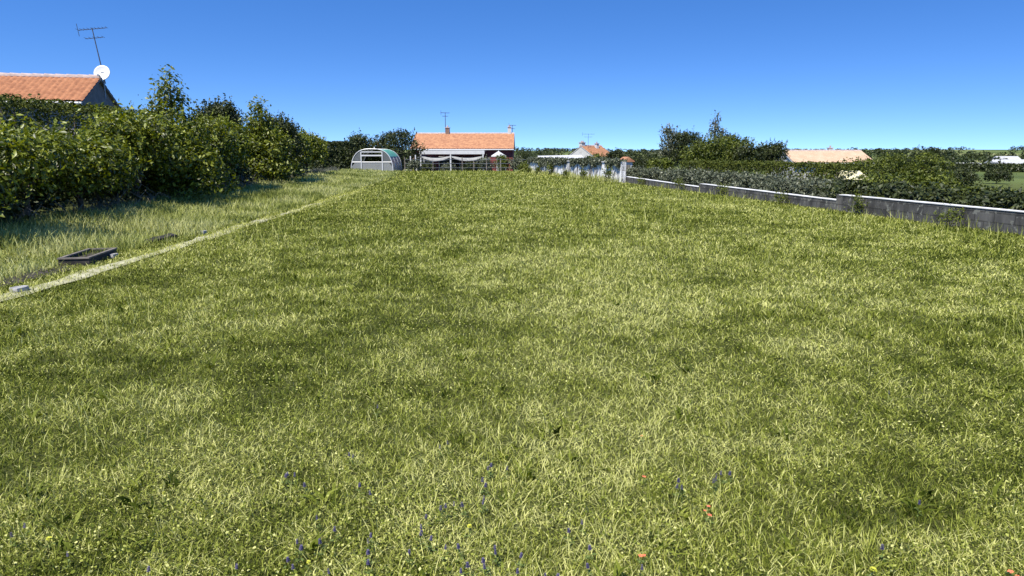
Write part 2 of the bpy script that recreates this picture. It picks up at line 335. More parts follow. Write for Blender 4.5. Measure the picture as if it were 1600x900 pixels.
# leave the beds beside the path bare
bare = ((y > 7.5) & (y < 10.4) & (u < .11)) | ((y > 10.5) & (y < 12.6) & (u < .09)); x, y, u, hv = x[~bare], y[~bare], u[~bare], hv[~bare]; n = len(x)
tv, tf, tt = blades(x, y, (.1 + .42 * hv * (.35 + .65 * u) * (1 - .5 * sm(.75, 1, u))) * (.6 + .7 * r1.random(n)), np.maximum(.005, np.hypot(x, y) / 683 * (.4 + .35 * r1.random(n))), .4,
                    np.clip(.27 + .8 * vnoise(x, y, .9, 96) + r1.normal(0, .16, n) + .1 * vnoise(x, y, 3, 97), 0, 1), 14, .7)
n = 1700; f = r1.random(n); oo = .12 + .45 * r1.random(n) ** 1.5; x = PW0[0] + (PW1 - PW0)[0] * f - PN[0] * oo; y = PW0[1] + (PW1 - PW0)[1] * f - PN[1] * oo
v2, f2, t2 = blades(x, y, (.15 + .45 * r1.random(n)) * (.2 + vnoise(f * 20, f * 0, .8, 118)), np.maximum(.005, np.hypot(x, y) / 683 * (.35 + .3 * r1.random(n))), .25, np.clip(r1.normal(.8, .22, n), 0, 1), 21, .5)
tf = np.concatenate([tf, f2 + len(tv)]); tv = np.concatenate([tv, v2]); tt = np.concatenate([tt, t2])
sdata(link('tall_grass', npmesh('tall_grass', tv, tf, tt), M['tallgrass']), 'long pale grass on the bank by the hedge and along the whitewashed wall', 'grass', kind='stuff')
# grey weed stalks along the hedge foot
n = 9000; y = 12.5 + 42 * r1.random(n) ** 1.1; x = hedge_x(y) + .05 + .75 * r1.random(n)
tv, tf, tt = blades(x, y, (.16 + .4 * r1.random(n)) * (.5 + .8 * vnoise(x, y, 1.2, 98)), np.maximum(.008, np.hypot(x, y) / 683 * .42), .35, np.clip(r1.normal(.5, .25, n), 0, 1), 15, .6)
sdata(link('weeds', npmesh('weeds', tv, tf, tt), M['weed']), 'grey dry weed stalks along the foot of the hedge', 'weeds', kind='stuff')

# ------------------------------------------------------------------ foliage
def leaf_mesh(P, N, size, tint, seed, aspect=.5, fold=.18):
    r = np.random.default_rng(seed); n = len(P)
    a = r.normal(0, 1, (n, 3)); a[:, 2] -= .2; a -= N * (a * N).sum(1)[:, None]; a /= np.linalg.norm(a, axis=1)[:, None]; b = np.cross(N, a)
    S = size[:, None] * .5
    V = np.stack([P - a * S, P + b * S * aspect + N * S * fold, P + a * S, P - b * S * aspect + N * S * fold], 1).reshape(-1, 3)
    i = (np.arange(n) * 4)[:, None]
    Fc = np.concatenate([i + np.array([[0, 1, 2]]), i + np.array([[0, 2, 3]])], 1).reshape(-1, 3)
    return V, Fc, np.repeat(tint, 2)
def unit(r, n):
    v = r.normal(0, 1, (n, 3)); return v / np.linalg.norm(v, axis=1)[:, None]
def crown(lobes, n, size, seed, clump=16, spread=.13, shoots=0, shoot_len=.5, aspect=.5, inner=.5, tbase=.5):
    r = np.random.default_rng(seed); lb = np.array(lobes, float); wgt = (lb[:, 3] * lb[:, 4] + lb[:, 4] * lb[:, 5] + lb[:, 3] * lb[:, 5]); wgt /= wgt.sum()
    nc = max(8, n // clump); li = r.choice(len(lb), nc, p=wgt); d = unit(r, nc); d[:, 2] = np.where(d[:, 2] < -.55, -d[:, 2], d[:, 2])
    rad = inner + (1.04 - inner) * r.random(nc) ** .45 + r.normal(0, .05, nc)
    C = lb[li, :3] + lb[li, 3:] * d * rad[:, None]
    ct = np.clip(r.normal(tbase, .2, nc), 0, 1)
    k = np.repeat(np.arange(nc), clump)
    P = C[k] + r.normal(0, 1, (len(k), 3)) * spread * np.array([1, 1, .8])
    N = d[k] * .55 + unit(r, len(k)) * .75 + np.array([0, 0, .35]); N /= np.linalg.norm(N, axis=1)[:, None]
    T = np.clip(ct[k] + r.normal(0, .13, len(k)), 0, 1)
    if shoots:
        li = r.choice(len(lb), shoots, p=wgt); d = unit(r, shoots); d[:, 2] = np.abs(d[:, 2]); B = lb[li, :3] + lb[li, 3:] * d * .95
        ud = d * .5 + np.array([0, 0, .9]) + r.normal(0, .2, (shoots, 3)); ud /= np.linalg.norm(ud, axis=1)[:, None]
        L_ = shoot_len * (.4 + .8 * r.random(shoots)); m = 12; q = np.repeat(np.arange(shoots), m); f = np.tile(np.linspace(0, 1, m), shoots)
        P2 = B[q] + ud[q] * (L_[q] * f)[:, None] + r.normal(0, .035, (len(q), 3)) * (1.3 - f)[:, None]
        N2 = unit(r, len(q)) * .8 + np.array([0, 0, .4]); N2 /= np.linalg.norm(N2, axis=1)[:, None]
        P = np.concatenate([P, P2]); N = np.concatenate([N, N2]); T = np.concatenate([T, np.clip(r.normal(tbase + .22, .15, len(q)), 0, 1)])
    sz = size * (.45 + .95 * r.random(len(P)) ** 1.3)
    return leaf_mesh(P, N, sz, T, seed + 1, aspect)
def limbs(root, h, rad, lobes, seed, name='trunk', n=9):
    rd = random.Random(seed); m = MB()
    top = Vector((rd.uniform(-.1, .1), rd.uniform(-.1, .1), h))
    m.tube([(0, 0, -.15), (rd.uniform(-.06, .06), rd.uniform(-.06, .06), h * .35), top * .7, top], [rad * 1.25, rad, rad * .7, rad * .3], 8)
    for lb in random.Random(seed).sample(list(lobes), min(n, len(lobes))):
        a = Vector((0, 0, h * rd.uniform(.15, .5))); b = Vector(lb[:3]); c = (a + b) / 2 + Vector((rd.uniform(-.1, .1), rd.uniform(-.1, .1), rd.uniform(-.1, .15)))
        m.tube([a, c, b], [rad * .6, rad * .4, rad * .15], 6)
    return m.build(name, M['bark'], root)
def plant(name, label, cat, x, y, lobes, n, size, seed, matn, group=None, trunk_h=None, trunk_r=.06, stem='trunk', leaf='foliage', **kw):
    z = g1(x, y); o = empty(name, (x, y, z), label, cat, group)
    V, Fc, T = crown(lobes, n, size, seed, **kw)
    link(leaf, npmesh(name + '_' + leaf, V, Fc, T), M[matn], o)
    h = trunk_h or max(l[2] for l in lobes)
    limbs(o, h, trunk_r, lobes, seed, stem)
    return o
def bushlobes(rw, h, seed, n=9, base=.12, over=False):
    """uneven rounded shrub from the ground up to height h"""
    rd = random.Random(seed); L_ = []
    for i in range(n):
        a = rd.uniform(0, 6.28); q = rd.uniform(.1, .62) * rw; s = rd.uniform(.34, .55)
        zc = rd.uniform(base + .15, .78) * h
        L_.append((math.cos(a) * q, math.sin(a) * q, zc, rw * s, rw * s, min(h * s * .75, h - zc)))
    L_.append((0, 0, h * (.66 if over else .45), rw * .72, rw * .72, h * (.33 if over else .45))); L_.append((rd.uniform(-.2, .2) * rw, 0, h * .74, rw * .42, rw * .42, h * .26))
    return L_
def conelobes(rw, h, seed, n=9):
    rd = random.Random(seed); L_ = []
    for i in range(n):
        f = i / (n - 1); rr = rw * (1 - f) ** .8 + .13; a = rd.uniform(0, 6.28)
        L_.append((math.cos(a) * rr * .25, math.sin(a) * rr * .25, h * (.14 + .82 * f), rr, rr, h * .12))
    return L_
def treelobes(rw, z0, h, seed, n=11):
    rd = random.Random(seed); L_ = [(0, 0, (z0 + h) / 2, rw * .62, rw * .62, (h - z0) * .42)]
    for i in range(n):
        a = rd.uniform(0, 6.28); q = rd.uniform(.25, .7) * rw; zc = z0 + (h - z0) * rd.uniform(.18, .85); s = rd.uniform(.24, .42) * rw
        L_.append((math.cos(a) * q * (1.15 - .5 * (zc - z0) / (h - z0)), math.sin(a) * q * (1.15 - .5 * (zc - z0) / (h - z0)), zc, s, s, min(s * .8, h - zc + .02)))
    return L_
def hedge(name, label, p0, p1, thick, h, n, size, seed, matn, jit=.05, h1=None, cat='hedge', group=None):
    r = np.random.default_rng(seed); p0 = np.array(p0, float); p1 = np.array(p1, float); d = p1 - p0; ln = np.linalg.norm(d); d /= ln; q = np.array([d[1], -d[0]])
    o = empty(name, (p0[0], p0[1], g1(*p0)), label, cat, group); h1 = h1 or h
    s = r.random(n) * ln; f = r.random(n); hs_ = h + (h1 - h) * s / ln
    area = np.array([thick, h, h]); area = area / area.sum(); face = r.choice(3, n, p=area)
    off_ = np.where(face == 0, (f - .5) * thick, np.where(face == 1, thick / 2, -thick / 2)); zz = np.where(face == 0, hs_, f * hs_)
    off_ = off_ * (1 - .25 * r.random(n) ** 2); dep = r.random(n) ** 2 * .22
    zz = np.where(face == 0, zz - dep, zz)
    wob = (vnoise(s, zz, .7, seed) - .5) * .16; off_ = off_ + np.where(face == 0, 0, np.sign(off_) * wob); zz = zz + np.where(face == 0, (vnoise(s, off_, .6, seed + 3) - .5) * .09, 0)
    P = np.stack([d[0] * s + q[0] * off_, d[1] * s + q[1] * off_, zz], -1) + r.normal(0, jit, (n, 3))
    # ends
    m = n // 10; e = r.choice([0, ln], m); oo = (r.random(m) - .5) * thick; ze = r.random(m) * h
    P = np.concatenate([P, np.stack([d[0] * e + q[0] * oo, d[1] * e + q[1] * oo, ze], -1) + r.normal(0, jit, (m, 3))])
    nrm = np.where((face == 0)[:, None], np.array([0, 0, 1.0]), np.stack([q[0] * np.sign(off_), q[1] * np.sign(off_), 0 * off_], -1))
    nrm = np.concatenate([nrm, np.tile([0, 0, 1.0], (m, 1))])
    N = nrm * .7 + unit(r, len(P)) * .7 + np.array([0, 0, .2]); N /= np.linalg.norm(N, axis=1)[:, None]
    gzz = gz(P[:, 0] + p0[0], P[:, 1] + p0[1]) - g1(*p0); P[:, 2] += np.clip(gzz, -.6, .6)
    T = np.clip(.35 + .35 * vnoise(P[:, 0] * 1.3 + P[:, 1], P[:, 2], .5, seed + 5) + r.normal(0, .16, len(P)), 0, 1)
    V, Fc, T = leaf_mesh(P, N, size * (.6 + .7 * r.random(len(P))), T, seed + 9)
    link('foliage', npmesh(name + '_foliage', V, Fc, T), M[matn], o)
    mb = MB(); rd = random.Random(seed)
    for i in range(max(3, int(ln / .8))):
        t = (i + .5) / max(3, int(ln / .8)) * ln; b = Vector((d[0] * t, d[1] * t, -.1))
        mb.tube([b, b + Vector((rd.uniform(-.1, .1), rd.uniform(-.1, .1), h * .5)), b + Vector((rd.uniform(-.25, .25), rd.uniform(-.25, .25), h * .92))], [.05, .035, .012], 5)
        for k_ in range(3):
            c = b + Vector((0, 0, h * rd.uniform(.2, .6))); mb.tube([c, c + Vector((rd.uniform(-.35, .35), rd.uniform(-.35, .35), h * .25))], [.02, .008], 4)
    mb.build('stem', M['bark'], o)
    return o

# clipped hedge at the back left
hedge('clipped_hedge', 'tall clipped evergreen hedge with flat top in front of the tiled roof at left', (-14.1, 10.5), (-14.3, 27.2), 1.3, 3.02, 26000, .12, 200, 'hedgeleaf')
# loose shrubs in front of it
SH = [  # px, Y, top py, half width, kind, material, label, density
 (-95, 14.2, 208, 1.7, 'bush', 'laurel', 'leafy laurel shrub at the near end of the hedge row, cut by the photo edge'),
 (30, 17.2, 211, 1.7, 'bush', 'laurel', 'broad leafy green shrub below the terracotta roof, nearest in the hedge row'),
 (118, 19.6, 222, 1.6, 'bush', 'laurel', 'rounded leafy shrub below the satellite dish in the hedge row'),
 (205, 22.2, 184, 1.45, 'bush', 'laurel', 'upright leafy shrub between the satellite dish and the tall pointed shrub'),
 (264, 24.6, 122, 1.45, 'cone', 'laurel', 'tallest pointed shrub standing up above the left hedge row'),
 (308, 27.0, 190, 1.3, 'bush', 'laurel', 'leafy shrub directly right of the tallest pointed shrub'),
 (345, 30.6, 166, 1.15, 'bush', 'darkleaf', 'dark green shrub with ragged top between two pale green ones'),
 (352, 28.6, 196, 1.2, 'bush', 'laurel', 'pale green low shrub in front of the dark ragged one'),
 (404, 34.2, 160, 1.3, 'cone', 'laurel', 'second pointed shrub, halfway along the left hedge row'),
 (432, 37.0, 188, 1.3, 'bush', 'darkleaf', 'dark shrub sloping down right of the second pointed shrub'),
 (420, 33.6, 205, 1.2, 'bush', 'laurel', 'bright green shrub at the foot of the second pointed shrub'),
 (458, 41.0, 210, 1.45, 'bush', 'laurel', 'bright green shrub second from the far end of the hedge row'),
 (478, 46.0, 214, 1.7, 'bush', 'laurel', 'bright green shrub closing the far end of the hedge row'),
]
for i, (px, Y, tp, rw, kind, mt, lab) in enumerate(SH):
    Y = Y * (.815 + .13 * (i / 12)); rw *= .92
    x = WX(px, Y, tp + 25); z = g1(x, Y); h = zat(tp, Y) - z
    lobes = conelobes(rw, h, 300 + i) if kind == 'cone' else bushlobes(rw, h, 300 + i, 12, base=.36, over=True)
    if kind == 'cone': lobes += bushlobes(rw * 1.15, h * .55, 340 + i, 7)
    nn = int((17000 if kind == 'cone' else 13500) * (rw / 1.5) * (h / 2.8)); plant('hedge_shrub', lab, 'shrub', x, Y, lobes, nn, .1 + .0014 * Y, 300 + i * 3, mt, 'loose shrubs in the left hedge row', stem='stem',
          clump=14, spread=.14, shoots=60 if kind == 'cone' else 110, shoot_len=.3 if kind == 'cone' else .5, inner=.45, aspect=.48, tbase=.52, trunk_r=.06)
# second rank lower shrubs closing the row near the ground, hedge shade put into their dark leaf colour
for i, Y in enumerate(np.linspace(12.6, 42, 12)):
    x = float(hedge_x(Y)) + .15 - .5 * (i % 2); rw = 1.25; h = 1.15 + .3 * ((i * 7) % 3) / 2
    lab = ['dark low undershrub at the hedge foot, %s' % s for s in (
        'nearest to the camera', 'second from the near end', 'third from the near end', 'under the upright leafy shrub', 'below the tallest pointed shrub', 'just beyond the tallest pointed shrub',
        'in front of the dark ragged shrub', 'before the second pointed shrub', 'below the second pointed shrub', 'fourth from the far end', 'second from the far end', 'at the far end of the row')][i]
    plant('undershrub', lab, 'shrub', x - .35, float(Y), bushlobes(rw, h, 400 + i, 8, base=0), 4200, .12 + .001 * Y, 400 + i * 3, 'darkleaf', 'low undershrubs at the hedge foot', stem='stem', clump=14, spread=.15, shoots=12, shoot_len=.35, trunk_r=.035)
# dead arching twigs at the hedge foot
for i in range(16):
    rd = random.Random(900 + i); Y = 12.5 + i * 1.1 + rd.uniform(-.4, .4); x = float(hedge_x(Y)) + rd.uniform(.35, .8); mb = MB()
    for j in range(5):
        a = rd.uniform(0, 6.28); Lh = rd.uniform(.35, .75); b = Vector((rd.uniform(-.2, .2), rd.uniform(-.2, .2), -.05))
        mb.tube([b, b + Vector((math.cos(a) * .12, math.sin(a) * .12, Lh * .6)), b + Vector((math.cos(a) * .35, math.sin(a) * .35, Lh)), b + Vector((math.cos(a) * .65, math.sin(a) * .65, Lh * .7))], [.012, .011, .008, .004], 5)
    o = mb.build('dead_twigs', M['twig']); o.location = (x, Y, g1(x, Y)); o.rotation_euler.z = rd.uniform(0, 6)
    sdata(o, 'arching bare grey twigs sprouting at the shaded hedge foot', 'twigs', 'bare twigs along the hedge foot')

# far dark clipped hedge
hedge('clipped_hedge', 'dark clipped hedge block left of the greenhouse', (WX(486, 57), 57.0), (WX(552, 58.5), 58.5), 1.6, zat(222, 57) - g1(WX(520, 57), 57), 9000, .2, 210, 'darkleaf')
FT = [ # trees behind the greenhouse
 ('leafy_tree', 'small round dark tree at left behind the greenhouse', 563, 66, 211, 2.0, 'darkleaf'),
 ('leafy_tree', 'dark bushy tree rising directly behind the greenhouse top', 592, 68, 209, 2.0, 'darkleaf'),
 ('leafy_tree', 'largest dark round tree between greenhouse and orange roof', 628, 66, 204, 2.35, 'darkleaf'),
]
for i, (nmn, lab, px, Y, tp, rw, mt) in enumerate(FT):
    x = WX(px, Y); z = g1(x, Y); h = zat(tp, Y) - z
    plant(nmn, lab, 'tree', x, Y, treelobes(rw, .5, h, 500 + i), 5500, .2, 500 + i * 3, mt, 'trees behind the greenhouse', leaf='crown', clump=14, spread=.22, shoots=50, shoot_len=.7, trunk_r=.12)

# ------------------------------------------------------------------ buildings
def tiled(name, wdt, run, pitch, mt, parent, col=.22, row=.36, amp=.035, samples=5):
    """canal tile slope: local origin at ridge centre, falls towards -y"""
    nc = int(wdt / col); nxx = nc * samples + 1; sl = run / math.cos(pitch); nr = int(sl / row); ss = []
    for q in range(nr): ss += [q * row + .001, (q + 1) * row - .001]
    ss = np.array(ss) * sl / (nr * row); xs = np.linspace(-wdt / 2, wdt / 2, nxx)
    lift = np.tile([0.0, .035], nr)
    XX, SS = np.meshgrid(xs, ss); hgt = amp * np.abs(np.sin(np.pi * XX / (wdt / nc))) * 1.3 + lift[:, None] + .012 * (vnoise(XX, SS, .4, 77) - .5)
    Y = -SS * math.cos(pitch); Z = -SS * math.sin(pitch) + hgt
    id_ = np.arange(XX.size).reshape(XX.shape); Fq = np.stack([id_[:-1, :-1], id_[1:, :-1], id_[1:, 1:], id_[:-1, 1:]], -1).reshape(-1, 4)
    return link(name, npmesh(name, np.stack([XX, Y, Z], -1).reshape(-1, 3), Fq), M[mt], parent)
def house(name, label, loc, rz, wdt, run, pitch, wall_h, tile, wallm, ridge_z, samples=5, col=.22, ridgem='ridge', verge=.12):
    """ridge along local x at height ridge_z, slopes towards -y and +y"""
    o = empty(name, loc, label, 'house', rz=rz); drop = run * math.tan(pitch); ez = ridge_z - drop
    wi = wdt / 2 - verge; dr = run - .35
    mb = MB(); t = .22
    zt = ridge_z - .08; zs = zt - dr * math.tan(pitch)
    for sx in (-1, 1):
        poly = [(-dr, -2.2), (dr, -2.2), (dr, zs), (0, zt), (-dr, zs)]
        x0 = sx * wi; x1 = sx * (wi - t); vs = [(x0, p[0], p[1]) for p in poly] + [(x1, p[0], p[1]) for p in poly]
        mb.add(vs, [(0, 1, 2, 3, 4), (9, 8, 7, 6, 5)] + [(i, i + 5, (i + 1) % 5 + 5, (i + 1) % 5) for i in range(5)])
    for sy in (-1, 1): mb.box((0, sy * (dr - t / 2), (zs - 2.2) / 2), (2 * wi - 2 * t - .004, t, zs + 2.2))
    mb.build('wall', M[wallm], o)
    rf = MB()
    for sy in (-1, 1):                     # roof deck under the tiles
        a = math.tan(pitch); vs = [(-wdt / 2, 0, ridge_z - .03), (wdt / 2, 0, ridge_z - .03), (wdt / 2, sy * run, ez - .03), (-wdt / 2, sy * run, ez - .03)]
        vs += [(p[0], p[1], p[2] - .07) for p in vs]
        rf.add(vs, [(0, 1, 2, 3), (7, 6, 5, 4), (0, 4, 5, 1), (1, 5, 6, 2), (2, 6, 7, 3), (3, 7, 4, 0)])
    roof = rf.build('roof', M['white_paint'] if wallm != 'render_dark' else M['render_dark'], o)
    f = tiled('tiles', wdt, run, pitch, tile, roof, col, samples=samples); f.location = (0, 0, ridge_z)
    b = tiled('tiles', wdt, run, pitch, tile, roof, col, samples=3); b.location = (0, 0, ridge_z); b.rotation_euler.z = math.pi
    rd = MB(); nn = int(wdt / .42)
    for i in range(nn):
        x0 = -wdt / 2 + i * wdt / nn; x1 = x0 + wdt / nn
        rd.tube([(x0, 0, ridge_z + .0), (x1, 0, ridge_z + .0)], [.15, .125], 10)
    rd.build('ridge_tiles', M[ridgem], roof)
    gt = MB(); gt.tube([(-wdt / 2, -run - .05, ez - .06), (wdt / 2, -run - .05, ez - .06)], .06, 8); gt.build('gutter', M['white_metal'], o)
    return o, ez
def aerial(name, label, loc, h, rz, booms=1.3, n=9, tilt=0, r=.02, parent=None):
    o = empty(name, loc, label, 'antenna', rz=rz); o.rotation_euler.y = tilt
    MB().tube([(0, 0, 0), (0, 0, h)], [r * 1.2, r * .9], 6).build('mast', M['dark_metal'], o)
    b = MB(); b.tube([(-booms * .5, 0, h - .05), (booms * .5, 0, h - .05)], r * .7, 5)
    for i in range(n):
        x = -booms * .5 + booms * i / (n - 1); l = .34 + .16 * (1 - i / n); b.tube([(x, -l / 2, h - .03), (x, l / 2, h - .03)], r * .38, 4)
    b.tube([(-booms * .5, -.0, h - .3), (-booms * .5, 0, h + .22)], r * .5, 4)
    b.build('aerial_boom', M['dark_metal'], o)
    b2 = MB(); b2.tube([(-booms * .32, .02, h - .42), (booms * .3, .02, h - .42)], r * .6, 5)
    for i in range(5): x = -booms * .3 + booms * .15 * i; b2.tube([(x, -.2, h - .4), (x, .24, h - .4)], r * .38, 4)
    b2.build('aerial_boom', M['dark_metal'], o)
    return o
def dish(name, label, loc, rz, dia):
    o = empty(name, loc, label, 'satellite dish', rz=rz); n, k = 28, 7; vs = [(0, 0, 0)]; fs = []
    for j in range(1, k + 1):
        rr = dia / 2 * j / k
        for i in range(n): a = 2 * math.pi * i / n; vs.append((math.cos(a) * rr, -(rr * rr) * .55, math.sin(a) * rr * 1.06))
    for i in range(n): fs.append((0, 1 + i, 1 + (i + 1) % n))
    for j in range(k - 1):
        for i in range(n): p = 1 + j * n; fs.append((p + i, p + n + i, p + n + (i + 1) % n, p + (i + 1) % n))
    m = MB().add(vs, fs); d = m.build('reflector', M['white_metal'], o, True); md = d.modifiers.new('s', 'SOLIDIFY'); md.thickness = .02; d.rotation_euler.x = R(-22); d.location.z = dia * .45
    a = MB(); a.tube([(0, -.02, dia * .0), (0, -dia * .62, dia * .22)], .015, 6); a.box((0, -dia * .64, dia * .26), (.07, .12, .07)); a.build('feed_arm', M['metal'], o)
    b = MB(); b.tube([(0, .06, -.75), (0, .06, dia * .5)], .03, 8); b.box((0, .05, dia * .4), (.12, .1, .16)); b.build('bracket', M['metal'], o)
    return o

# left house: gable end turned almost edge on
ap = W(157, 122, 30.9); rzh = math.atan2(.225, .974); dirx = Vector((math.cos(rzh), math.sin(rzh), 0))
hw = 12.0; hc = Vector((ap.x, ap.y, 0)) - dirx * (hw / 2)
zg = g1(hc.x, hc.y)
house('house', 'low house with terracotta canal tile roof and dark gable behind the left hedge', (hc.x, hc.y, zg), rzh, hw, 2.5, R(25), 3.6, 'tile', 'render_dark', ap.z - zg, 6)
dp = W(163, 124, 31.2)
dish('satellite_dish', 'white round satellite dish on the gable peak of the left house', (dp.x, dp.y - .1, dp.z - .05), R(8), .66)
am = W(163, 116, 31.4)
aerial('rooftop_antenna', 'tall thin leaning television antenna above the satellite dish', (am.x, am.y, am.z - .4), 2.35, R(12), 1.15, 9, R(-7), .022)

# far house with orange roof
Yh = 80; hx = WX(727, Yh); zg = g1(hx, Yh); rz_ = zat(209, Yh) - zg
fh, ez = house('house', 'long low house with plain orange tiled roof beyond the wire fence', (hx, Yh, zg), R(-1.2), 11.3, 4.2, R(22.5), 2.6, 'tile_far', 'red_wall', rz_, 3, .3)
fr = MB()
for i, (wx, ww, wh, wz) in enumerate(((-4.2, 1.6, 2.0, 1.0), (-1.4, 2.2, 2.05, 1.02), (2.2, 1.3, 1.1, 1.35), (4.3, .9, 2.0, 1.0))):
    wmb = MB().box((wx, -3.86, wz), (ww, .06, wh)).build('window', M['darkglass'], fh)
    t = MB()
    for s in (-1, 1): t.box((wx + s * (ww / 2 + .04), -3.87, wz), (.08, .1, wh + .16)); t.box((wx, -3.87, wz + s * (wh / 2 + .04)), (ww - .002, .1, .08))
    t.box((wx, -3.895, wz), (.06, .04, wh - .01)); t.build('frame', M['white_paint'], wmb)
def chimney(parent, x, y, z0, z1, wx, wy, m1, pots=1):
    c = MB().box((x, y, (z0 + z1) / 2), (wx, wy, z1 - z0)).build('chimney', M[m1], parent)
    k = MB().box((x, y, z1 + .03), (wx + .12, wy + .12, .08))
    for i in range(pots): k.tube([(x + (i - (pots - 1) / 2) * .28, y, z1 + .05), (x + (i - (pots - 1) / 2) * .28, y, z1 + .28)], .09, 8)
    k.build('chimney_cap', M['ridge'], c)
chimney(fh, (WX(700, Yh) - hx), 0, rz_ - .5, zat(200, Yh) - zg, .45, .5, 'brick')
chimney(fh, (WX(796, Yh) - hx), .0, rz_ - .6, zat(199, Yh) - zg, .38, .4, 'render_white')
p = W(696, 209, Yh); aerial('rooftop_antenna', 'thin television antenna on the orange roof beside its brick chimney', (p.x, p.y + .15, p.z - .1), zat(177, Yh) - p.z + .2, R(20), 1.0, 7, 0, .035)
p = W(797, 203, Yh); aerial('rooftop_antenna', 'short antenna fixed to the white chimney at the right of the orange roof', (p.x + .25, p.y - .05, p.z - .3), .85, R(-20), .8, 5, 0, .03)

# pergola with white fascia and two sagging cloths
Yp = 71; x0, x1 = WX(655, Yp), WX(757, Yp); xm = WX(704, Yp); zg = g1(xm, Yp)
pg = empty('pergola', (xm, Yp, zg), 'white beamed pergola with sagging grey cloths before the orange roofed house', 'pergola')
zt = zat(238, Yp) - zg
MB().box(((x0 + x1) / 2 - xm, 0, zt), (x1 - x0, .16, .38)).build('fascia', M['white_paint'], pg)
mb = MB()
for i in range(7): xx = x0 - xm + .2 + (x1 - x0 - .4) * i / 6; mb.box((xx, 2.4, zt + .02), (.08, 4.6, .14))
mb.build('rafters', M['wood'], pg)
MB().box(((x0 + x1) / 2 - xm, 2.4, zt + .12), (x1 - x0 - .02, 4.62, .05)).build('canopy', M['cloth'], pg)
for xx in (x0 - xm + .15, 0, x1 - xm - .15):
    MB().box((xx, -.02, (zt - .2) / 2 - .1), (.13, .13, zt - .0)).build('post', M['white_paint'], pg)
for (a, b) in ((x0 - xm + .2, -.1), (.1, x1 - xm - .2)):
    vs = []; fs = []; nn = 16
    for i in range(nn + 1):
        f = i / nn; x = a + (b - a) * f; sag = .42 * 4 * f * (1 - f)
        vs += [(x, .05, zt - .34 - sag * .55), (x, .0, zt - .5 - sag * .9), (x, 2.2, zt - .3 - sag * .4)]
        if i < nn: q = i * 3; fs += [(q, q + 3, q + 4, q + 1), (q, q + 2, q + 5, q + 3)]
    c = MB().add(vs, fs).build('shade_cloth', M['cloth'], pg, True)
# garden table and bench in the pergola shade
def garden_table(x, y, lab):
    z = g1(x, y); o = empty('garden_table', (x, y, z), lab, 'table')
    m = MB()
    for i in range(6): m.box((0, -.4 + i * .16, .73), (1.7, .145, .035))
    m.build('tabletop', M['wood'], o)
    for sx in (-1, 1):
        for sy in (-1, 1): MB().bar((sx * .75, sy * .36, 0), (sx * .7, sy * .3, .71), .07).build('leg', M['wood'], o)
garden_table(WX(680, 72.5), 72.5, 'dark wooden slatted table in the left bay under the pergola')
garden_table(WX(728, 72.5), 72.5, 'dark wooden slatted table in the right bay under the pergola')

# white parasol
p = W(779, 236, 68); zg = g1(p.x, 68); po = empty('parasol', (p.x, 68, zg), 'small white peaked parasol right of the pergola', 'parasol'); hz = p.z - zg
vs = [(0, 0, hz)] + [(math.cos(2 * math.pi * (i + .5) / 8) * .78, math.sin(2 * math.pi * (i + .5) / 8) * .78, hz - .45) for i in range(8)]
vs += [(v[0], v[1], v[2] - .1) for v in vs[1:]]
MB().add(vs, [(0, 1 + i, 1 + (i + 1) % 8) for i in range(8)] + [(1 + i, 9 + i, 9 + (i + 1) % 8, 1 + (i + 1) % 8) for i in range(8)]).build('canopy', M['white_paint'], po)
MB().tube([(0, 0, 0), (0, 0, hz + .08)], .025, 8).build('pole', M['white_metal'], po)
MB().tube([(0, 0, 0), (0, 0, .08), (0, 0, .1)], [.28, .26, .05], 14).build('base', M['render_dark'], po)

# greenhouse
gb = W(580, 271, 57); gw = 3.45; gh = zat(232.5, 57) - g1(gb.x, 57); gl = 4.6
gx0 = (WX(548, 57) + WX(613, 57)) / 2; zg = g1(gx0, 57)
gho = empty('greenhouse', (gx0, 57, zg), 'small arched greenhouse with white frame and a green roof panel', 'greenhouse')
def arch(n=24):
    pts = []
    for i in range(n + 1):
        a = math.pi * i / n; c, s = math.cos(a), math.sin(a)
        pts.append((-math.copysign(abs(c) ** .72, c) * gw / 2, (abs(s) ** .82) * gh))
    return pts
AR = arch()
def filmmat(name, col, alpha):
    m = bpy.data.materials.new(name); m.use_nodes = True; n = m.node_tree; p = n.nodes['Principled BSDF']
    p.inputs['Base Color'].default_value = (*col, 1); p.inputs['Roughness'].default_value = .25; p.inputs['Alpha'].default_value = alpha; p.inputs['Specular IOR Level'].default_value = .5
    ns = n.nodes.new('ShaderNodeTexNoise'); ns.inputs['Scale'].default_value = 3; mr = n.nodes.new('ShaderNodeMapRange'); mr.inputs['To Min'].default_value = alpha - .12; mr.inputs['To Max'].default_value = min(1, alpha + .14)
    t = n.nodes.new('ShaderNodeTexCoord'); n.links.new(t.outputs['Object'], ns.inputs['Vector']); n.links.new(ns.outputs['Fac'], mr.inputs['Value']); n.links.new(mr.outputs[0], p.inputs['Alpha'])
    return m
M['film'] = filmmat('grey_polycarbonate', (.3, .31, .3), .72); M['pane'] = filmmat('dusty_glass', (.16, .17, .17), .7); M['greenfilm'] = filmmat('green_film', (.16, .5, .36), .9)
def skin(name, i0, i1, ya, yb, m, par, lift=0):
    vs = []; fs = []
    for i in range(i0, i1 + 1):
        x, z = AR[i]; f = 1 + lift / 1.7; vs += [(x * f, ya, z * f), (x * f, yb, z * f)]
    for k in range(i1 - i0): fs.append((2 * k, 2 * k + 1, 2 * k + 3, 2 * k + 2))
    return MB().add(vs, fs).build(name, M[m], par, True)
skin('roof_sheet', 0, 24, 0, gl, 'film', gho)
skin('green_roof_panel', 14, 19, .03, gl * .9, 'greenfilm', gho, .02)
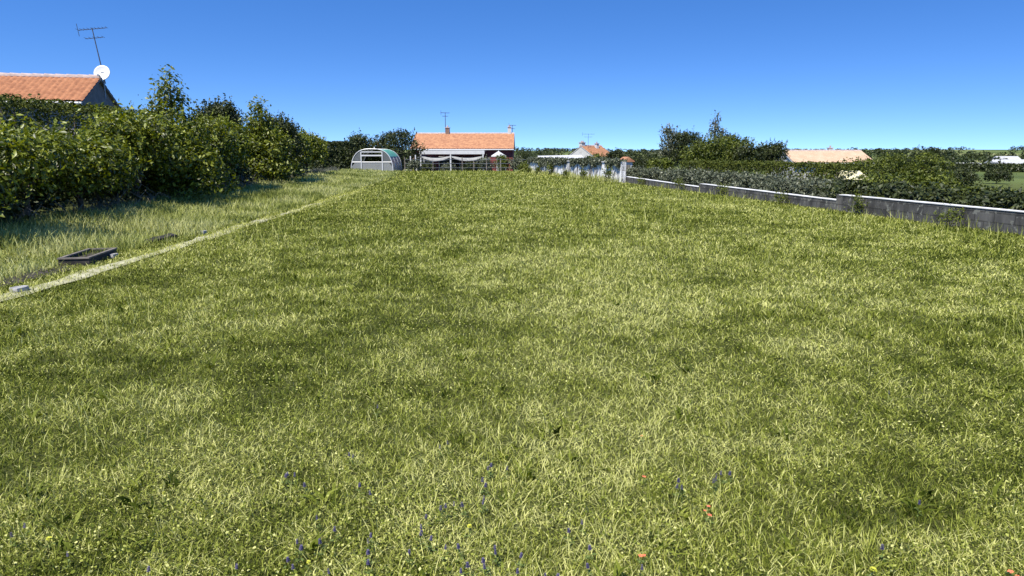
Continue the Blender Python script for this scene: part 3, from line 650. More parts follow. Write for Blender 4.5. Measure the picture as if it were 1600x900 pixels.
for yy in (0, gl * .33, gl * .66, gl):
    MB().tube([(x, yy, z) for x, z in AR], .035 if yy == 0 else .02, 6).build('hoop', M['white_metal'], gho)
rz1 = gh * .44
def halfw(z):
    for i in range(12):
        if AR[i][1] <= z <= AR[i + 1][1]: f = (z - AR[i][1]) / (AR[i + 1][1] - AR[i][1]); return -(AR[i][0] + f * (AR[i + 1][0] - AR[i][0]))
    return .1
MB().tube([(-halfw(rz1), 0, rz1), (halfw(rz1), 0, rz1)], .035, 6).build('rail', M['white_metal'], gho)
dx0, dx1 = WX(564, 57) - gx0, WX(597, 57) - gx0
def panel(name, xs, zlo, zhi, m, y=.01):   # panel clipped to the arch
    vs = []; fs = []
    nn = 10
    for i in range(nn + 1):
        x = xs[0] + (xs[1] - xs[0]) * i / nn; top = 0
        for j in range(24):
            if AR[j][0] <= x <= AR[j + 1][0]: f = (x - AR[j][0]) / max(1e-6, AR[j + 1][0] - AR[j][0]); top = AR[j][1] + f * (AR[j + 1][1] - AR[j][1])
        vs += [(x, y, min(zlo, top)), (x, y, min(zhi, top) - .01)]
        if i < nn: fs.append((2 * i, 2 * i + 2, 2 * i + 3, 2 * i + 1))
    return MB().add(vs, fs).build(name, M[m], gho)
panel('lower_panel', (-gw / 2 + .02, gw / 2 - .02), 0, rz1, 'film')
panel('glass_pane', (-gw / 2 + .02, dx0), rz1, gh, 'pane'); panel('glass_pane', (dx1, gw / 2 - .02), rz1, gh, 'pane')
do = MB()
for xx in (dx0, dx1): do.box((xx, -.02, gh * .44), (.07, .06, gh * .88))
do.box(((dx0 + dx1) / 2, -.022, gh * .87), (dx1 - dx0 - .072, .05, .08)); dof = do.build('door_frame', M['white_metal'], gho)
MB().box(((dx0 + dx1) / 2, -.03, gh * .72), (dx1 - dx0 - .08, .03, .11)).build('vent_flap', M['white_metal'], gho)
MB().tube([(-.15, 2, gh - .02), (-.15, 2, gh + .18)], [.06, .04], 8).build('vent_pipe', M['white_metal'], gho)
bw = MB().box((0, gl, gh * .2), (gw - .1, .04, gh * .4)).build('back_panel', M['film'], gho)
st = MB()
st.box((-.5, 2.2, .55), (1.0, .5, .04)); st.box((.4, 2.4, .55), (.8, .5, .04))
for xx in (-.95, -.05, .05, .75): st.box((xx, 2.3, .26), (.05, .05, .54))
st.build('staging', M['wood'], gho)

# wire fence from greenhouse to whitewashed wall
fx = [WX(q, 61) for q in (632, 641, 649, 676, 704, 722, 740, 760, 782, 802, 826)]; zf = g1(fx[0], 61)
fo = empty('wire_fence', (fx[0], 61, zf), 'thin wire fence on uneven posts closing the far end of the meadow', 'fence')
ph = [1.25, 1.35, 1.45, .9, 1.1, 1.25, .95, 1.2, 1.15, 1.0, 1.1]
for i, x in enumerate(fx):
    MB().box((x - fx[0], (i % 2) * .06, ph[i] / 2 - .15), (.09, .09, ph[i] + .3)).build('post', M['white_paint'] if i in (1, 2, 4) else M['wood'], fo)
for k, zz in enumerate((.35, .72, 1.08)):
    MB().tube([(x - fx[0], -.06, min(zz, ph[i]) - .02 * (i % 2)) for i, x in enumerate(fx)], .012, 5).build('wire', M['metal'], fo)
# plants along the fence
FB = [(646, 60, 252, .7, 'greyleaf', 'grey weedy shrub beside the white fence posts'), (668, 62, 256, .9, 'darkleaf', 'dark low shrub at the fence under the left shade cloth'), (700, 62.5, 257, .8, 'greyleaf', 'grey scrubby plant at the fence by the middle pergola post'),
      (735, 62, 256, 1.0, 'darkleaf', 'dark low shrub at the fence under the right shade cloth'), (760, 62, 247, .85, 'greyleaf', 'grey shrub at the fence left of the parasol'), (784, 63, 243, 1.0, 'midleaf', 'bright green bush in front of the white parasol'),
      (806, 61, 249, .85, 'greyleaf', 'ragged grey bush at the right end of the wire fence'), (820, 59, 257, .6, 'midleaf', 'small green weed clump at the left end of the whitewashed wall'),
      (815, 74, 234, 1.3, 'darkleaf', 'dark rounded bush right of the orange roofed house'), (850, 86, 238, 2.6, 'darkleaf', 'dark distant bush left of the white gabled house')]
for i, (px, Y, tp, rw, mt, lab) in enumerate(FB):
    x = WX(px, Y); h = zat(tp, Y) - g1(x, Y)
    plant('garden_shrub', lab, 'shrub', x, Y, bushlobes(rw, h, 600 + i, 7, base=0), 1500, .15, 600 + 3 * i, mt, stem='stem', clump=10, spread=.12, shoots=25, shoot_len=.35, trunk_r=.03)
# leaning cane
c0 = W(796, 274, 55); c1_ = W(826, 262, 56.5)
o = MB().tube([(0, 0, 0), ((c1_ - c0) * .55 + Vector((0, 0, -.08))), (c1_ - c0)], [.016, .014, .01], 6).build('garden_cane', mat('yellow_cane', (.45, .45, .16), .7)); o.location = (c0.x, c0.y, g1(c0.x, c0.y))
sdata(o, 'thin yellowish cane leaning low beside the whitewashed wall end', 'cane')

# ------------------------------------------------------------------ whitewashed wall with ivy
def wallmat_white():
    m = bpy.data.materials.new('peeling_whitewash'); m.use_nodes = True; n = m.node_tree; p = n.nodes['Principled BSDF']; p.inputs['Roughness'].default_value = .9
    t = n.nodes.new('ShaderNodeTexCoord'); mpg = n.nodes.new('ShaderNodeMapping'); mpg.inputs['Scale'].default_value = (1.6, 1.6, .35); n.links.new(t.outputs['Object'], mpg.inputs[0])
    a = n.nodes.new('ShaderNodeTexNoise'); a.inputs['Scale'].default_value = 2.2; a.inputs['Detail'].default_value = 8; a.inputs['Roughness'].default_value = .65; n.links.new(mpg.outputs[0], a.inputs['Vector'])
    c = n.nodes.new('ShaderNodeValToRGB'); e = c.color_ramp.elements; e[0].position = .39; e[0].color = (.1, .095, .088, 1); e[1].position = .52; e[1].color = (.82, .81, .78, 1); e.new(.45).color = (.36, .35, .33, 1)
    n.links.new(a.outputs['Fac'], c.inputs[0]); n.links.new(c.outputs[0], p.inputs['Base Color'])
    b = n.nodes.new('ShaderNodeBump'); b.inputs['Strength'].default_value = .5; n.links.new(a.outputs['Fac'], b.inputs['Height']); n.links.new(b.outputs[0], p.inputs['Normal'])
    return m
def wallrun(mb, p0, p1, th, z00, z01, z10, z11, n=14, off=0.0, wob=0.0, seed=1):
    p0 = np.array(p0); p1 = np.array(p1); d = (p1 - p0) / np.linalg.norm(p1 - p0); q = np.array([d[1], -d[0]]); rd = random.Random(seed); vs = []; fs = []
    for i in range(n + 1):
        f = i / n; c = p0 + (p1 - p0) * f + q * off; jz = rd.uniform(-wob, wob)
        for s in (-1, 1):
            e = c + q * s * th / 2; vs += [(e[0], e[1], z00 + (z10 - z00) * f), (e[0], e[1], z01 + (z11 - z01) * f + jz)]
        if i < n:
            k = 4 * i; fs += [(k, k + 4, k + 5, k + 1), (k + 2, k + 3, k + 7, k + 6), (k + 1, k + 5, k + 7, k + 3), (k, k + 2, k + 6, k + 4)]
    k = 4 * n; fs += [(0, 1, 3, 2), (k, k + 2, k + 3, k + 1)]
    mb.add(vs, fs)
pw = empty('garden_wall', (PW0[0], PW0[1], 0), 'peeling whitewashed garden wall draped with ivy at the far right', 'wall')
l1 = PW1 - PW0; mb = MB(); wallrun(mb, (0, 0), l1, .25, -.4, .98, -.4, 1.08, 30, wob=.012); mb.build('wall_face', wallmat_white(), pw)
mb = MB(); wallrun(mb, (0, 0), l1, .36, .993, 1.05, 1.093, 1.15, 30, wob=.01); mb.build('coping', M['white_paint'], pw)
pe = l1 - PD * .12; MB().box((pe[0], pe[1], .23), (.24, .29, 1.8), math.atan2(PD[1], PD[0])).build('end_pier', wallmat_white(), pw)
# ivy
r2 = np.random.default_rng(44); n = 9000; s = r2.random(n); tot = np.linalg.norm(l1)
den = vnoise(s * tot, s * 0, 1.1, 45); hang = (.12 + .75 * vnoise(s * tot, s * 0, .8, 46) ** 1.3) * (1.25 - .65 * s)
zz = 1.14 - r2.random(n) ** 1.5 * hang + .1 * r2.random(n); offv = -.16 - .1 * r2.random(n); topm = r2.random(n) < .3
offv = np.where(topm, (r2.random(n) - .5) * .5, offv); zz = np.where(topm, 1.06 + .1 * s + .2 * r2.random(n) * den, zz)
k = den + .3 * (1 - s) > .35; s, zz, offv = s[k], zz[k], offv[k]; n = len(s)
P = np.stack([l1[0] * s + PN[0] * offv, l1[1] * s + PN[1] * offv, zz], -1) + r2.normal(0, .04, (n, 3))
N = np.stack([-PN[0] + 0 * s, -PN[1] + 0 * s, .4 + 0 * s], -1) * .6 + unit(r2, n) * .6; N /= np.linalg.norm(N, axis=1)[:, None]
iv = link('ivy', npmesh('ivy', *leaf_mesh(P, N, .13 * (.6 + .7 * r2.random(n)), np.clip(r2.normal(.45, .22, n), 0, 1), 47, .8)[:2], np.repeat(np.clip(r2.normal(.45, .22, n), 0, 1), 2)), M['greyleaf'])
iv.location = (PW0[0], PW0[1], 0); sdata(iv, 'dark ivy hanging over the top of the whitewashed wall', 'ivy')
# weeds at the wall foot
for i, f in enumerate((.06, .2, .36, .55, .74, .95)):
    c = PW0 + l1 * f - PN * .45; Y = c[1]
    plant('wall_weed', ['scruffy weed at the far left foot of the whitewashed wall', 'second weed from the left along the whitewashed wall foot', 'weed left of the middle of the whitewashed wall foot', 'weed right of the middle of the whitewashed wall foot',
          'second weed from the right end of the whitewashed wall', 'weed by the white end pier of the whitewashed wall'][i], 'weed', c[0], Y, bushlobes(.3, .4 + .25 * (i % 3) / 2, 700 + i, 4, base=0), 260, .1, 700 + i * 3, 'midleaf', 'weeds along the whitewashed wall', stem='stem', clump=8, spread=.07, shoots=14, shoot_len=.4, trunk_r=.012)

# low white roofed shed behind that wall
Ys = 63; xa, xb = WX(842, Ys), WX(914, Ys); zg = g1((xa + xb) / 2, Ys); sh = empty('shed', ((xa + xb) / 2, Ys, zg), 'low white roofed shed behind the whitewashed wall', 'shed'); ws = xb - xa; zr = zat(244, Ys) - zg
MB().box((0, 1.4, zr / 2 - .25), (ws - .2, 2.8, zr + .1)).build('wall', M['render_white'], sh)
vs = [(-ws / 2, -.25, zr - .32), (ws / 2, -.25, zr - .3), (ws / 2, 3.1, zr + .1), (-ws / 2, 3.1, zr + .02)]; vs += [(a, b, c - .09) for a, b, c in vs]
MB().add(vs, [(0, 1, 2, 3), (7, 6, 5, 4), (0, 4, 5, 1), (1, 5, 6, 2), (2, 6, 7, 3), (3, 7, 4, 0)]).build('roof', M['white_paint'], sh)
MB().box((ws * .2, -.02, .5), (.8, .05, 1.5)).build('door', M['wood'], sh)

# second house with white gable
Y2 = 92; x2 = WX(907, Y2) + 1.5; zg = g1(x2, Y2); r2z = zat(228, Y2) - zg
h2, ez2 = house('house', 'small house with white gable and short terracotta roof right of centre', (x2, Y2 + 1.05, zg), R(36), 3.7, 2.9, R(27), 2.4, 'tile_far', 'render_white', r2z, 3, .3, verge=.06)
chimney(h2, -1.5, .1, r2z - .9, r2z + .4, .62, .55, 'render_white', 2)
chimney(h2, .55, -.5, r2z - .6, r2z + .28, .42, .4, 'white_paint', 1)
MB().box((-.9, -2.6, 1.1), (1.0, .06, 1.2)).build('window', M['darkglass'], h2)
p = W(919, 226, Y2); aerial('rooftop_antenna', 'faint thin antenna above the small white gabled house', (p.x, p.y, p.z - .5), zat(209, Y2) - p.z + .5, R(10), 1.6, 5, 0, .02)
# small hut with orange roof at the wall's right end
Y3 = 50; x3 = WX(981, Y3); zg = g1(x3, Y3); h3 = empty('shed', (x3, Y3, zg), 'tiny white shed with orange tiled roof beyond the pier of the whitewashed wall', 'shed', rz=R(12)); zr = zat(245, Y3) - zg
mb = MB(); mb.box((0, .4, (zr - .35) / 2), (.75, .8, zr - .35)); mb.build('wall', M['white_paint'], h3)
mb = MB(); mb.prism([(-.5, zr - .36), (.5, zr - .36), (.5, zr - .3), (0.02, zr), (-.5, zr - .3)], -.12, .92); mb.build('roof', M['tile_far'], h3)
MB().box((0, -.012, (zr - .5) / 2), (.42, .03, zr - .6)).build('door', M['wood'], h3)

# ------------------------------------------------------------------ right boundary wall in three steps with pale coping
rw = empty('boundary_wall', (RW0[0], RW0[1], 0), 'long grey concrete boundary wall with white coping stepping down along the right', 'wall')
def rwp(s): return (RW1 - RW0) * s
SEG = [(-.45, .234, .5, .478), (.236, .597, .318, .385), (.599, 1.0, .25, .36)]
def concrete():
    m = mat('stained_concrete', (.125, .122, .112), .92, scale=2.2, col2=(.05, .049, .046), bump=.9, detail=10, stretch=(1.5, 1.5, .5)); n = m.node_tree; p = n.nodes['Principled BSDF']
    g = n.nodes.new('ShaderNodeNewGeometry'); li = n.nodes.new('ShaderNodeTexNoise'); li.inputs['Scale'].default_value = 9; li.inputs['Detail'].default_value = 8; n.links.new(g.outputs['Position'], li.inputs['Vector'])
    lr = n.nodes.new('ShaderNodeValToRGB'); lr.color_ramp.elements[0].position = .58; lr.color_ramp.elements[1].position = .66; n.links.new(li.outputs['Fac'], lr.inputs[0])
    # block joints: courses of .2 m and uprights every .5 m along the wall
    d = n.nodes.new('ShaderNodeVectorMath'); d.operation = 'DOT_PRODUCT'; d.inputs[1].default_value = (RD[0], RD[1], 0); n.links.new(g.outputs['Position'], d.inputs[0])
    sx = n.nodes.new('ShaderNodeSeparateXYZ'); n.links.new(g.outputs['Position'], sx.inputs[0]); cb = n.nodes.new('ShaderNodeCombineXYZ'); n.links.new(d.outputs['Value'], cb.inputs[0]); n.links.new(sx.outputs['Z'], cb.inputs[1])
    br = n.nodes.new('ShaderNodeTexBrick'); br.inputs['Scale'].default_value = 1; br.inputs['Brick Width'].default_value = .5; br.inputs['Row Height'].default_value = .2; br.inputs['Mortar Size'].default_value = .012
    br.inputs['Color1'].default_value = (.9, .9, .9, 1); br.inputs['Color2'].default_value = (1.15, 1.12, 1.08, 1); br.inputs['Mortar'].default_value = (.55, .55, .52, 1); n.links.new(cb.outputs[0], br.inputs['Vector'])
    src = p.inputs['Base Color'].links[0].from_socket
    mu = n.nodes.new('ShaderNodeMix'); mu.data_type = 'RGBA'; mu.blend_type = 'MULTIPLY'; mu.inputs['Factor'].default_value = 1; n.links.new(src, mu.inputs['A']); n.links.new(br.outputs['Color'], mu.inputs['B'])
    mx = n.nodes.new('ShaderNodeMix'); mx.data_type = 'RGBA'; mx.inputs['B'].default_value = (.2, .2, .165, 1); n.links.new(lr.outputs[0], mx.inputs['Factor']); n.links.new(mu.outputs['Result'], mx.inputs['A'])
    n.links.new(mx.outputs['Result'], p.inputs['Base Color']); return m
M['darkwall'] = concrete(); M['coping'] = mat('pale_coping', (.76, .75, .71), .8, scale=3, col2=(.58, .57, .53), bump=.3, detail=8)
for i, (s0, s1, z0, z1) in enumerate(SEG):
    mb = MB(); wallrun(mb, rwp(s0), rwp(s1), -.0 + .2, -.8, z0 - .022, -.8, z1 - .022, 24, wob=.003, seed=i); mb.build('wall_section', M['darkwall'], rw)
    mb = MB(); wallrun(mb, rwp(s0), rwp(s1), .23, z0 - .018, z0, z1 - .018, z1, 24, wob=.003, seed=i + 5); mb.build('coping', M['coping'], rw)
for i, s in enumerate((.235, .598)):
    q = rwp(s); MB().box((q[0], q[1], .12 if i == 0 else .0), (.24, .1, .72 if i == 0 else .78), math.atan2(-RN[0], RN[1]) + math.pi / 2).build('step_pier', M['darkwall'], rw)

for i, f in enumerate((-.12, .06, .19, .33, .5, .66, .85)):
    c = RW0 + (RW1 - RW0) * f - RN * (.3 + .1 * (i % 2))
    plant('wall_weed', 'scruffy tall weed at the foot of the grey boundary wall, ' + ['nearest to the camera', 'second nearest', 'just before the nearer step', 'beyond the nearer step', 'before the farther step', 'beyond the farther step', 'nearest to the white pier'][i], 'weed', c[0], c[1],
          bushlobes(.28, .26 + .1 * (i % 3), 760 + i, 4, base=0), 300, .06, 760 + i * 3, 'midleaf', 'weeds along the boundary wall', stem='stem', clump=8, spread=.07, shoots=14, shoot_len=.25, trunk_r=.01)
# low grey-green shrubs just beyond the wall
LS = [(992, 41, 263), (1022, 39.5, 264), (1050, 37.5, 266), (1080, 35, 264), (1108, 32.5, 268), (1140, 30.5, 270), (1172, 28.5, 273), (1208, 26.6, 276), (1244, 24.8, 278), (1282, 23.2, 281), (1318, 21.9, 284)]
LN = ['closest to the white pier', 'second right of the white pier', 'third right of the white pier', 'left of the wall step farther away', 'just beyond the farther wall step', 'first right of the farther wall step', 'just left of the wall middle',
      'at the middle of the wall', 'just right of the wall middle', 'second left of the nearer wall step', 'closest to the nearer wall step']
for i, (px, Y, tp) in enumerate(LS):
    x = WX(px, Y, 275); h = zat(tp, Y) - g1(x, Y)
    plant('low_shrub', 'low grey green clipped shrub behind the boundary wall, ' + LN[i], 'shrub', x, Y, bushlobes(1.05, h, 800 + i, 8, base=0), 3600, .085 + .0008 * Y, 800 + 3 * i, 'greyleaf', 'low grey green shrubs behind the boundary wall', stem='stem', clump=12, spread=.1, shoots=26, shoot_len=.22, trunk_r=.03)
hedge('clipped_hedge', 'dark green flat topped hedge behind the low grey shrubs on the right', (WX(1075, 47), 47), (WX(1325, 36), 36), 1.5, zat(256, 41) - g1(WX(1200, 41), 41), 11000, .14, 220, 'hedgeleaf', h1=zat(256, 36) - g1(WX(1325, 36), 36))
DB = [ # bushes to the right beyond the wall
 ('dense_bush', 1345, 20.6, 287, .9, 'darkleaf', 'dark low bush just right of the nearer wall step'), ('dense_bush', 1405, 19.2, 289, 1.15, 'darkleaf', 'dark low bush behind the near wall section, left part'),
 ('dense_bush', 1470, 18.3, 296, 1.1, 'darkleaf', 'dark low bush behind the middle of the near wall section'), ('dense_bush', 1535, 17.6, 302, 1.0, 'darkleaf', 'dark low bush behind the near wall section, right part'), ('dense_bush', 1605, 16.4, 304, 1.0, 'darkleaf', 'dark low bush behind the wall at the right photo edge'),
 ('dense_bush', 1400, 26, 276, 1.5, 'midleaf', 'green bush in front of the pale shed roof on the right'), ('dense_bush', 1455, 25, 278, 1.5, 'midleaf', 'green bush below the tallest bush on the right'), ('dense_bush', 1515, 24, 297, 1.4, 'midleaf', 'green rounded bush second from the right photo edge'), ('dense_bush', 1585, 23, 303, 1.5, 'midleaf', 'green rounded bush at the right photo edge'),
 ('dense_bush', 1352, 52, 247, 2.0, 'midleaf', 'green bush mound hiding the corner of the pale terracotta roof'), ('dense_bush', 1400, 48, 243, 2.2, 'midleaf', 'broad green bush mound right of the pale terracotta roof'), ('dense_bush', 1452, 46, 238, 2.0, 'midleaf', 'tallest green bush with a dark crown on the right'), 
 ('dense_bush', 1448, 60, 230, 2.2, 'darkleaf', 'dark round bush topping the green mounds on the right'), ('dense_bush', 1292, 47, 256, 1.9, 'midleaf', 'green bush below the pale terracotta roof'), ('dense_bush', 1500, 75, 262, 2.2, 'darkleaf', 'dark bush in the pale meadow right of the green mounds'), ('dense_bush', 1560, 90, 262, 2.2, 'darkleaf', 'dark bush in the pale meadow near the right photo edge'),
 ('dense_bush', 1010, 57, 240, 2.2, 'darkleaf', 'dark bush left of the group of tall trees'), ('dense_bush', 1032, 50, 250, 1.4, 'midleaf', 'green bush in front of the tall trees, left side'), ('dense_bush', 962, 80, 234, 1.2, 'darkleaf', 'dark bush right of the small terracotta roof'), ('dense_bush', 935, 84, 240, 2.6, 'midleaf', 'green bush below the small terracotta roof'),
]
for i, (nmn, px, Y, tp, rw_, mt, lab) in enumerate(DB):
    x = WX(px, Y, 260); h = max(.6, zat(tp, Y) - g1(x, Y))
    plant(nmn, lab, 'bush', x, Y, bushlobes(rw_, h, 1000 + i, 9, base=0), 3800, .1 + .0015 * Y, 1000 + 3 * i, mt, 'bushes beyond the boundary wall', stem='stem', clump=13, spread=.13, shoots=30, shoot_len=.007 * Y, trunk_r=.05)
TR = [ # px, Y, top, halfwidth
 (1048, 62, 197, 1.5, 'greyleaf', 'tree', 'leftmost tall tree of the right group with a narrow ragged top'), (1078, 60, 206, 1.9, 'darkleaf', 'tree', 'dark tree between the ragged and the spiky tree'), (1115, 64, 184, 1.5, 'greyleaf', 'cone', 'tallest spiky tree in the middle of the right group'),
 (1105, 54, 218, 2.1, 'midleaf', 'tree', 'bright green tree in front of the spiky tree'), (1150, 57, 214, 2.0, 'midleaf', 'tree', 'green tree right of the spiky tree'), (1168, 56, 226, 1.7, 'darkleaf', 'tree', 'dark low tree second from the right of the group'), (1203, 58, 219, 1.7, 'darkleaf', 'tree', 'dark round tree at the right end of the group'),
 (1140, 64, 210, 1.6, 'darkleaf', 'tree', 'dark tree right behind the spiky tree'),
]
for i, (px, Y, tp, rw_, mt, kind, lab) in enumerate(TR):
    x = WX(px, Y, 250); h = zat(tp, Y) - g1(x, Y); lobes = conelobes(rw_, h, 1200 + i, 8) if kind == 'cone' else treelobes(rw_, .6, h, 1200 + i, 12)
    plant('garden_tree', lab, 'tree', x, Y, lobes, 5000, .19, 1200 + 3 * i, mt, 'tall trees beyond the boundary wall', leaf='crown', clump=13, spread=.19, shoots=70, shoot_len=.7, trunk_r=.13)

# pale roofed house on the right
Y4 = 72; x4 = (WX(1222, Y4) + WX(1345, Y4)) / 2; zg = g1(x4, Y4); r4 = zat(236, Y4) - zg
h4, ez4 = house('house', 'house with pale peach tiled roof low behind bushes on the right', (x4, Y4, zg), R(0), WX(1345, Y4) - WX(1222, Y4), 3.2, R(20), 2.3, 'tile_pale', 'render_white', r4, 3, .3)
chimney(h4, WX(1297, Y4) - x4, .1, r4 - .5, r4 + .28, .4, .4, 'white_paint')
MB().box((-1.5, -2.9, .6), (1.2, .06, 1.0)).build('window', M['darkglass'], h4); MB().box((1.2, -2.9, .6), (1.2, .06, 1.0)).build('window', M['darkglass'], h4)
# small pale shed roof peeking out of the bushes
Y5 = 36; x5 = WX(1338, Y5); zg = g1(x5, Y5); s5 = empty('shed', (x5, Y5, zg), 'small shed whose pale yellowish roof peeks out of the bushes', 'shed', rz=R(-18)); z5 = zat(267, Y5) - zg
MB().box((0, .5, (z5 - .4) / 2), (1.3, .9, z5 - .4)).build('wall', M['wood'], s5)
vs = [(-.78, -.25, z5 - .42), (.82, -.25, z5 - .46), (.3, .55, z5), (-.6, .55, z5), (-.78, 1.3, z5 - .42), (.82, 1.3, z5 - .46)]
MB().add(vs, [(0, 1, 2, 3), (3, 2, 5, 4), (1, 5, 2), (0, 3, 4), (0, 4, 5, 1)]).build('roof', mat('pale_roof', (.6, .55, .33), .8, .15, 6), s5)

# ------------------------------------------------------------------ far landscape
FBd = [(1576, 300, 249, 256, 52, 9, 'long white farm building in the far valley at the right photo edge'), (1572, 345, 244, 246.5, 30, 8, 'shorter pale building just behind the long white farm building'), (1512, 330, 254, 258, 34, 6, 'pale low building in the far valley left of the long white one')]
for i, (px, Y, t, b, wp, dep, lab) in enumerate(FBd):
    x = WX(px, Y, 250); zb = g1(x, Y); ww = wp * Y / F; zt = zat(t, Y) - zb; zb2 = max(zat(b, Y) - zb, .2) if False else 0
    o = empty('farm_building', (x, Y, zb), lab, 'building', 'pale farm buildings in the far valley', R(-6)); eh = zt * .62
    MB().box((0, 0, eh / 2 - 1), (ww, dep, eh + 2)).build('wall', M['render_white'], o)
    m = MB(); vs = [(-ww / 2 - .4, -dep / 2 - .5, eh - .1), (ww / 2 + .4, -dep / 2 - .5, eh - .1), (ww / 2 + .4, 0, zt), (-ww / 2 - .4, 0, zt), (-ww / 2 - .4, dep / 2 + .5, eh - .1), (ww / 2 + .4, dep / 2 + .5, eh - .1)]
    m.add(vs, [(0, 1, 2, 3), (3, 2, 5, 4), (0, 3, 4), (1, 5, 2), (0, 4, 5, 1)]); m.build('roof', mat('pale_sheet_roof', (.42, .42, .41), .6, .1, 1), o)
    d = MB()
    for k in range(3): d.box(((k - 1) * ww * .3, -dep / 2 - .02, eh * .42), (ww * .12, .08, eh * .7))
    d.build('door', M['dark_metal'], o)
hedge('field_hedge', 'far field hedgerow in front of the pale farm buildings', (WX(1478, 275), 275), (WX(1640, 262), 262), 3, zat(257, 275) - g1(WX(1550, 275), 275), 4200, .9, 230, 'darkleaf', jit=.35)
# far-off woods on the valley sides and the hills
r3 = np.random.default_rng(88); Ps = []; 
n = 5200; ang = r3.uniform(-.72, .72, n); rr = 130 + 1150 * r3.random(n) ** 1.2; x = np.sin(ang) * rr; y = np.cos(ang) * rr
wd_ = vnoise(x, y, 90, 89) * .6 + vnoise(x, y, 30, 90) * .4; k = (wd_ > .5 + .02 * (rr < 300)); x, y, rr = x[k], y[k], rr[k]
clear = (np.abs(x / y - WX(1560, 300, 250) / 300) < .12) & (rr < 360); x, y, rr = x[~clear], y[~clear], rr[~clear]
m = 46; q = np.repeat(np.arange(len(x)), m); hgt = (2.2 + 3.2 * r3.random(len(x))) * (.6 + .4 * sm(150, 500, rr)); wid = hgt * (.45 + .3 * r3.random(len(x)))
dv = unit(r3, len(q)); P = np.stack([x[q] + dv[:, 0] * wid[q], y[q] + dv[:, 1] * wid[q], gz(x, y)[q] + hgt[q] * .5 + dv[:, 2] * hgt[q] * .55], -1)
N = dv * .7 + unit(r3, len(q)) * .5; N /= np.linalg.norm(N, axis=1)[:, None]
woods = link('woodland', npmesh('woodland', *leaf_mesh(P, N, (hgt[q] * .32) * (.6 + .8 * r3.random(len(q))), np.clip(r3.normal(.45, .2, len(x))[q] + r3.normal(0, .12, len(q)), 0, 1), 91, .8)), M['darkleaf'])
sdata(woods, 'far off dark woods and hedgerows on the low hills', 'woodland', kind='stuff')

# ------------------------------------------------------------------ things beside the path
def ground_px(px, py):
    v = (450 - py) / F; dz = v * CT - ST; t = EYE / -dz
    for _ in range(6):
        X, Y = (px - 800) / F * t, t * (CT + v * ST); t = (EYE - g1(X, Y)) / -dz
    return X, Y
x, y = ground_px(140, 408); bo = empty('planter_box', (x, y, g1(x, y) - .015), 'low black open planter box lying in the grass beside the path', 'planter', rz=R(100))
mb = MB(); bl, bwid, bh = 1.05, .38, .125
for s in (-1, 1): mb.box((0, s * bwid / 2, bh / 2), (bl, .035, bh)); mb.box((s * (bl / 2 - .018), 0, bh / 2), (.034, bwid - .038, bh - .004))
mb.build('side_boards', M['darkwood'], bo)
mb = MB()
for s in (-1, 1): mb.box((0, s * bwid / 2, bh + .012), (bl + .03, .05, .02)); mb.box((s * (bl / 2 - .01), 0, bh + .0125), (.05, bwid - .054, .019))
mb.build('rim', M['wood'], bo)
MB().box((0, 0, .045), (bl - .08, bwid - .05, .09)).build('soil', M['soil'], bo)
x, y = ground_px(252, 377); rd = random.Random(4); mb = MB()
n_ = 9; vs = []
for k in range(n_ + 1):
    f = -.32 + .64 * k / n_; q = .07 + rd.uniform(-.012, .012); t = .035 + rd.uniform(-.006, .01)
    vs += [(f, -q, -.03), (f, q, -.03), (f, q * .95, t), (f, -q * .95, t)]
fs = [(3, 2, 1, 0), (4 * n_, 4 * n_ + 1, 4 * n_ + 2, 4 * n_ + 3)]
for k in range(n_):
    b = 4 * k; fs += [(b + m_, b + (m_ + 1) % 4, b + 4 + (m_ + 1) % 4, b + 4 + m_) for m_ in range(4)]
o = mb.add(vs, fs).build('board', M['darkwood']); o.location = (x, y, g1(x, y) + .05); o.rotation_euler = (R(12), R(-4), R(70))
sdata(o, 'short dark weathered board half buried in grass at the path edge', 'board')
# soil bed near the left photo edge
vs = []; nn = 26; c = ground_px(45, 437); rd = random.Random(3)
for i in range(nn):
    a = 2 * math.pi * i / nn; q = 1 + rd.uniform(-.22, .22); xx = c[0] - .12 + math.cos(a) * .26 * q; yy = c[1] + .25 + math.sin(a) * 1.1 * q; vs.append((xx, yy, g1(xx, yy) + .015))
vs.append((c[0] - .12, c[1] + .25, g1(*c) + .04))
sb = MB().add(vs, [(i, (i + 1) % nn, nn) for i in range(nn)]).build('soil', M['soil']); sdata(sb, 'bare dark soil bed left of the path', 'soil', kind='structure')
# pale slab fragments on the path
for i, (px, py, s, lab) in enumerate(((30, 458, .15, 'pale grey slab piece on the path at the left photo edge'), (178, 404, .1, 'pale stone on the path beside the planter box'), (318, 366, .11, 'pale stone on the path farthest from the camera'))):
    x, y = ground_px(px, py); rd = random.Random(i); pts = []
    for k in range(7): a = 2 * math.pi * k / 7; q = s * rd.uniform(.6, 1); pts.append((math.cos(a) * q * .7, math.sin(a) * q))
    vs = [(a, b, -.02) for a, b in pts] + [(a * .93, b * .93, .045) for a, b in pts]
    o = MB().add(vs, [tuple(range(6, -1, -1)), tuple(range(7, 14))] + [(k, (k + 1) % 7, (k + 1) % 7 + 7, k + 7) for k in range(7)]).build('stone', mat('pale_stone', (.3, .29, .28), .9, .35, 14, .6)); o.location = (x, y, g1(x, y) + .03)
    sdata(o, lab, 'stone', 'stones on the path')

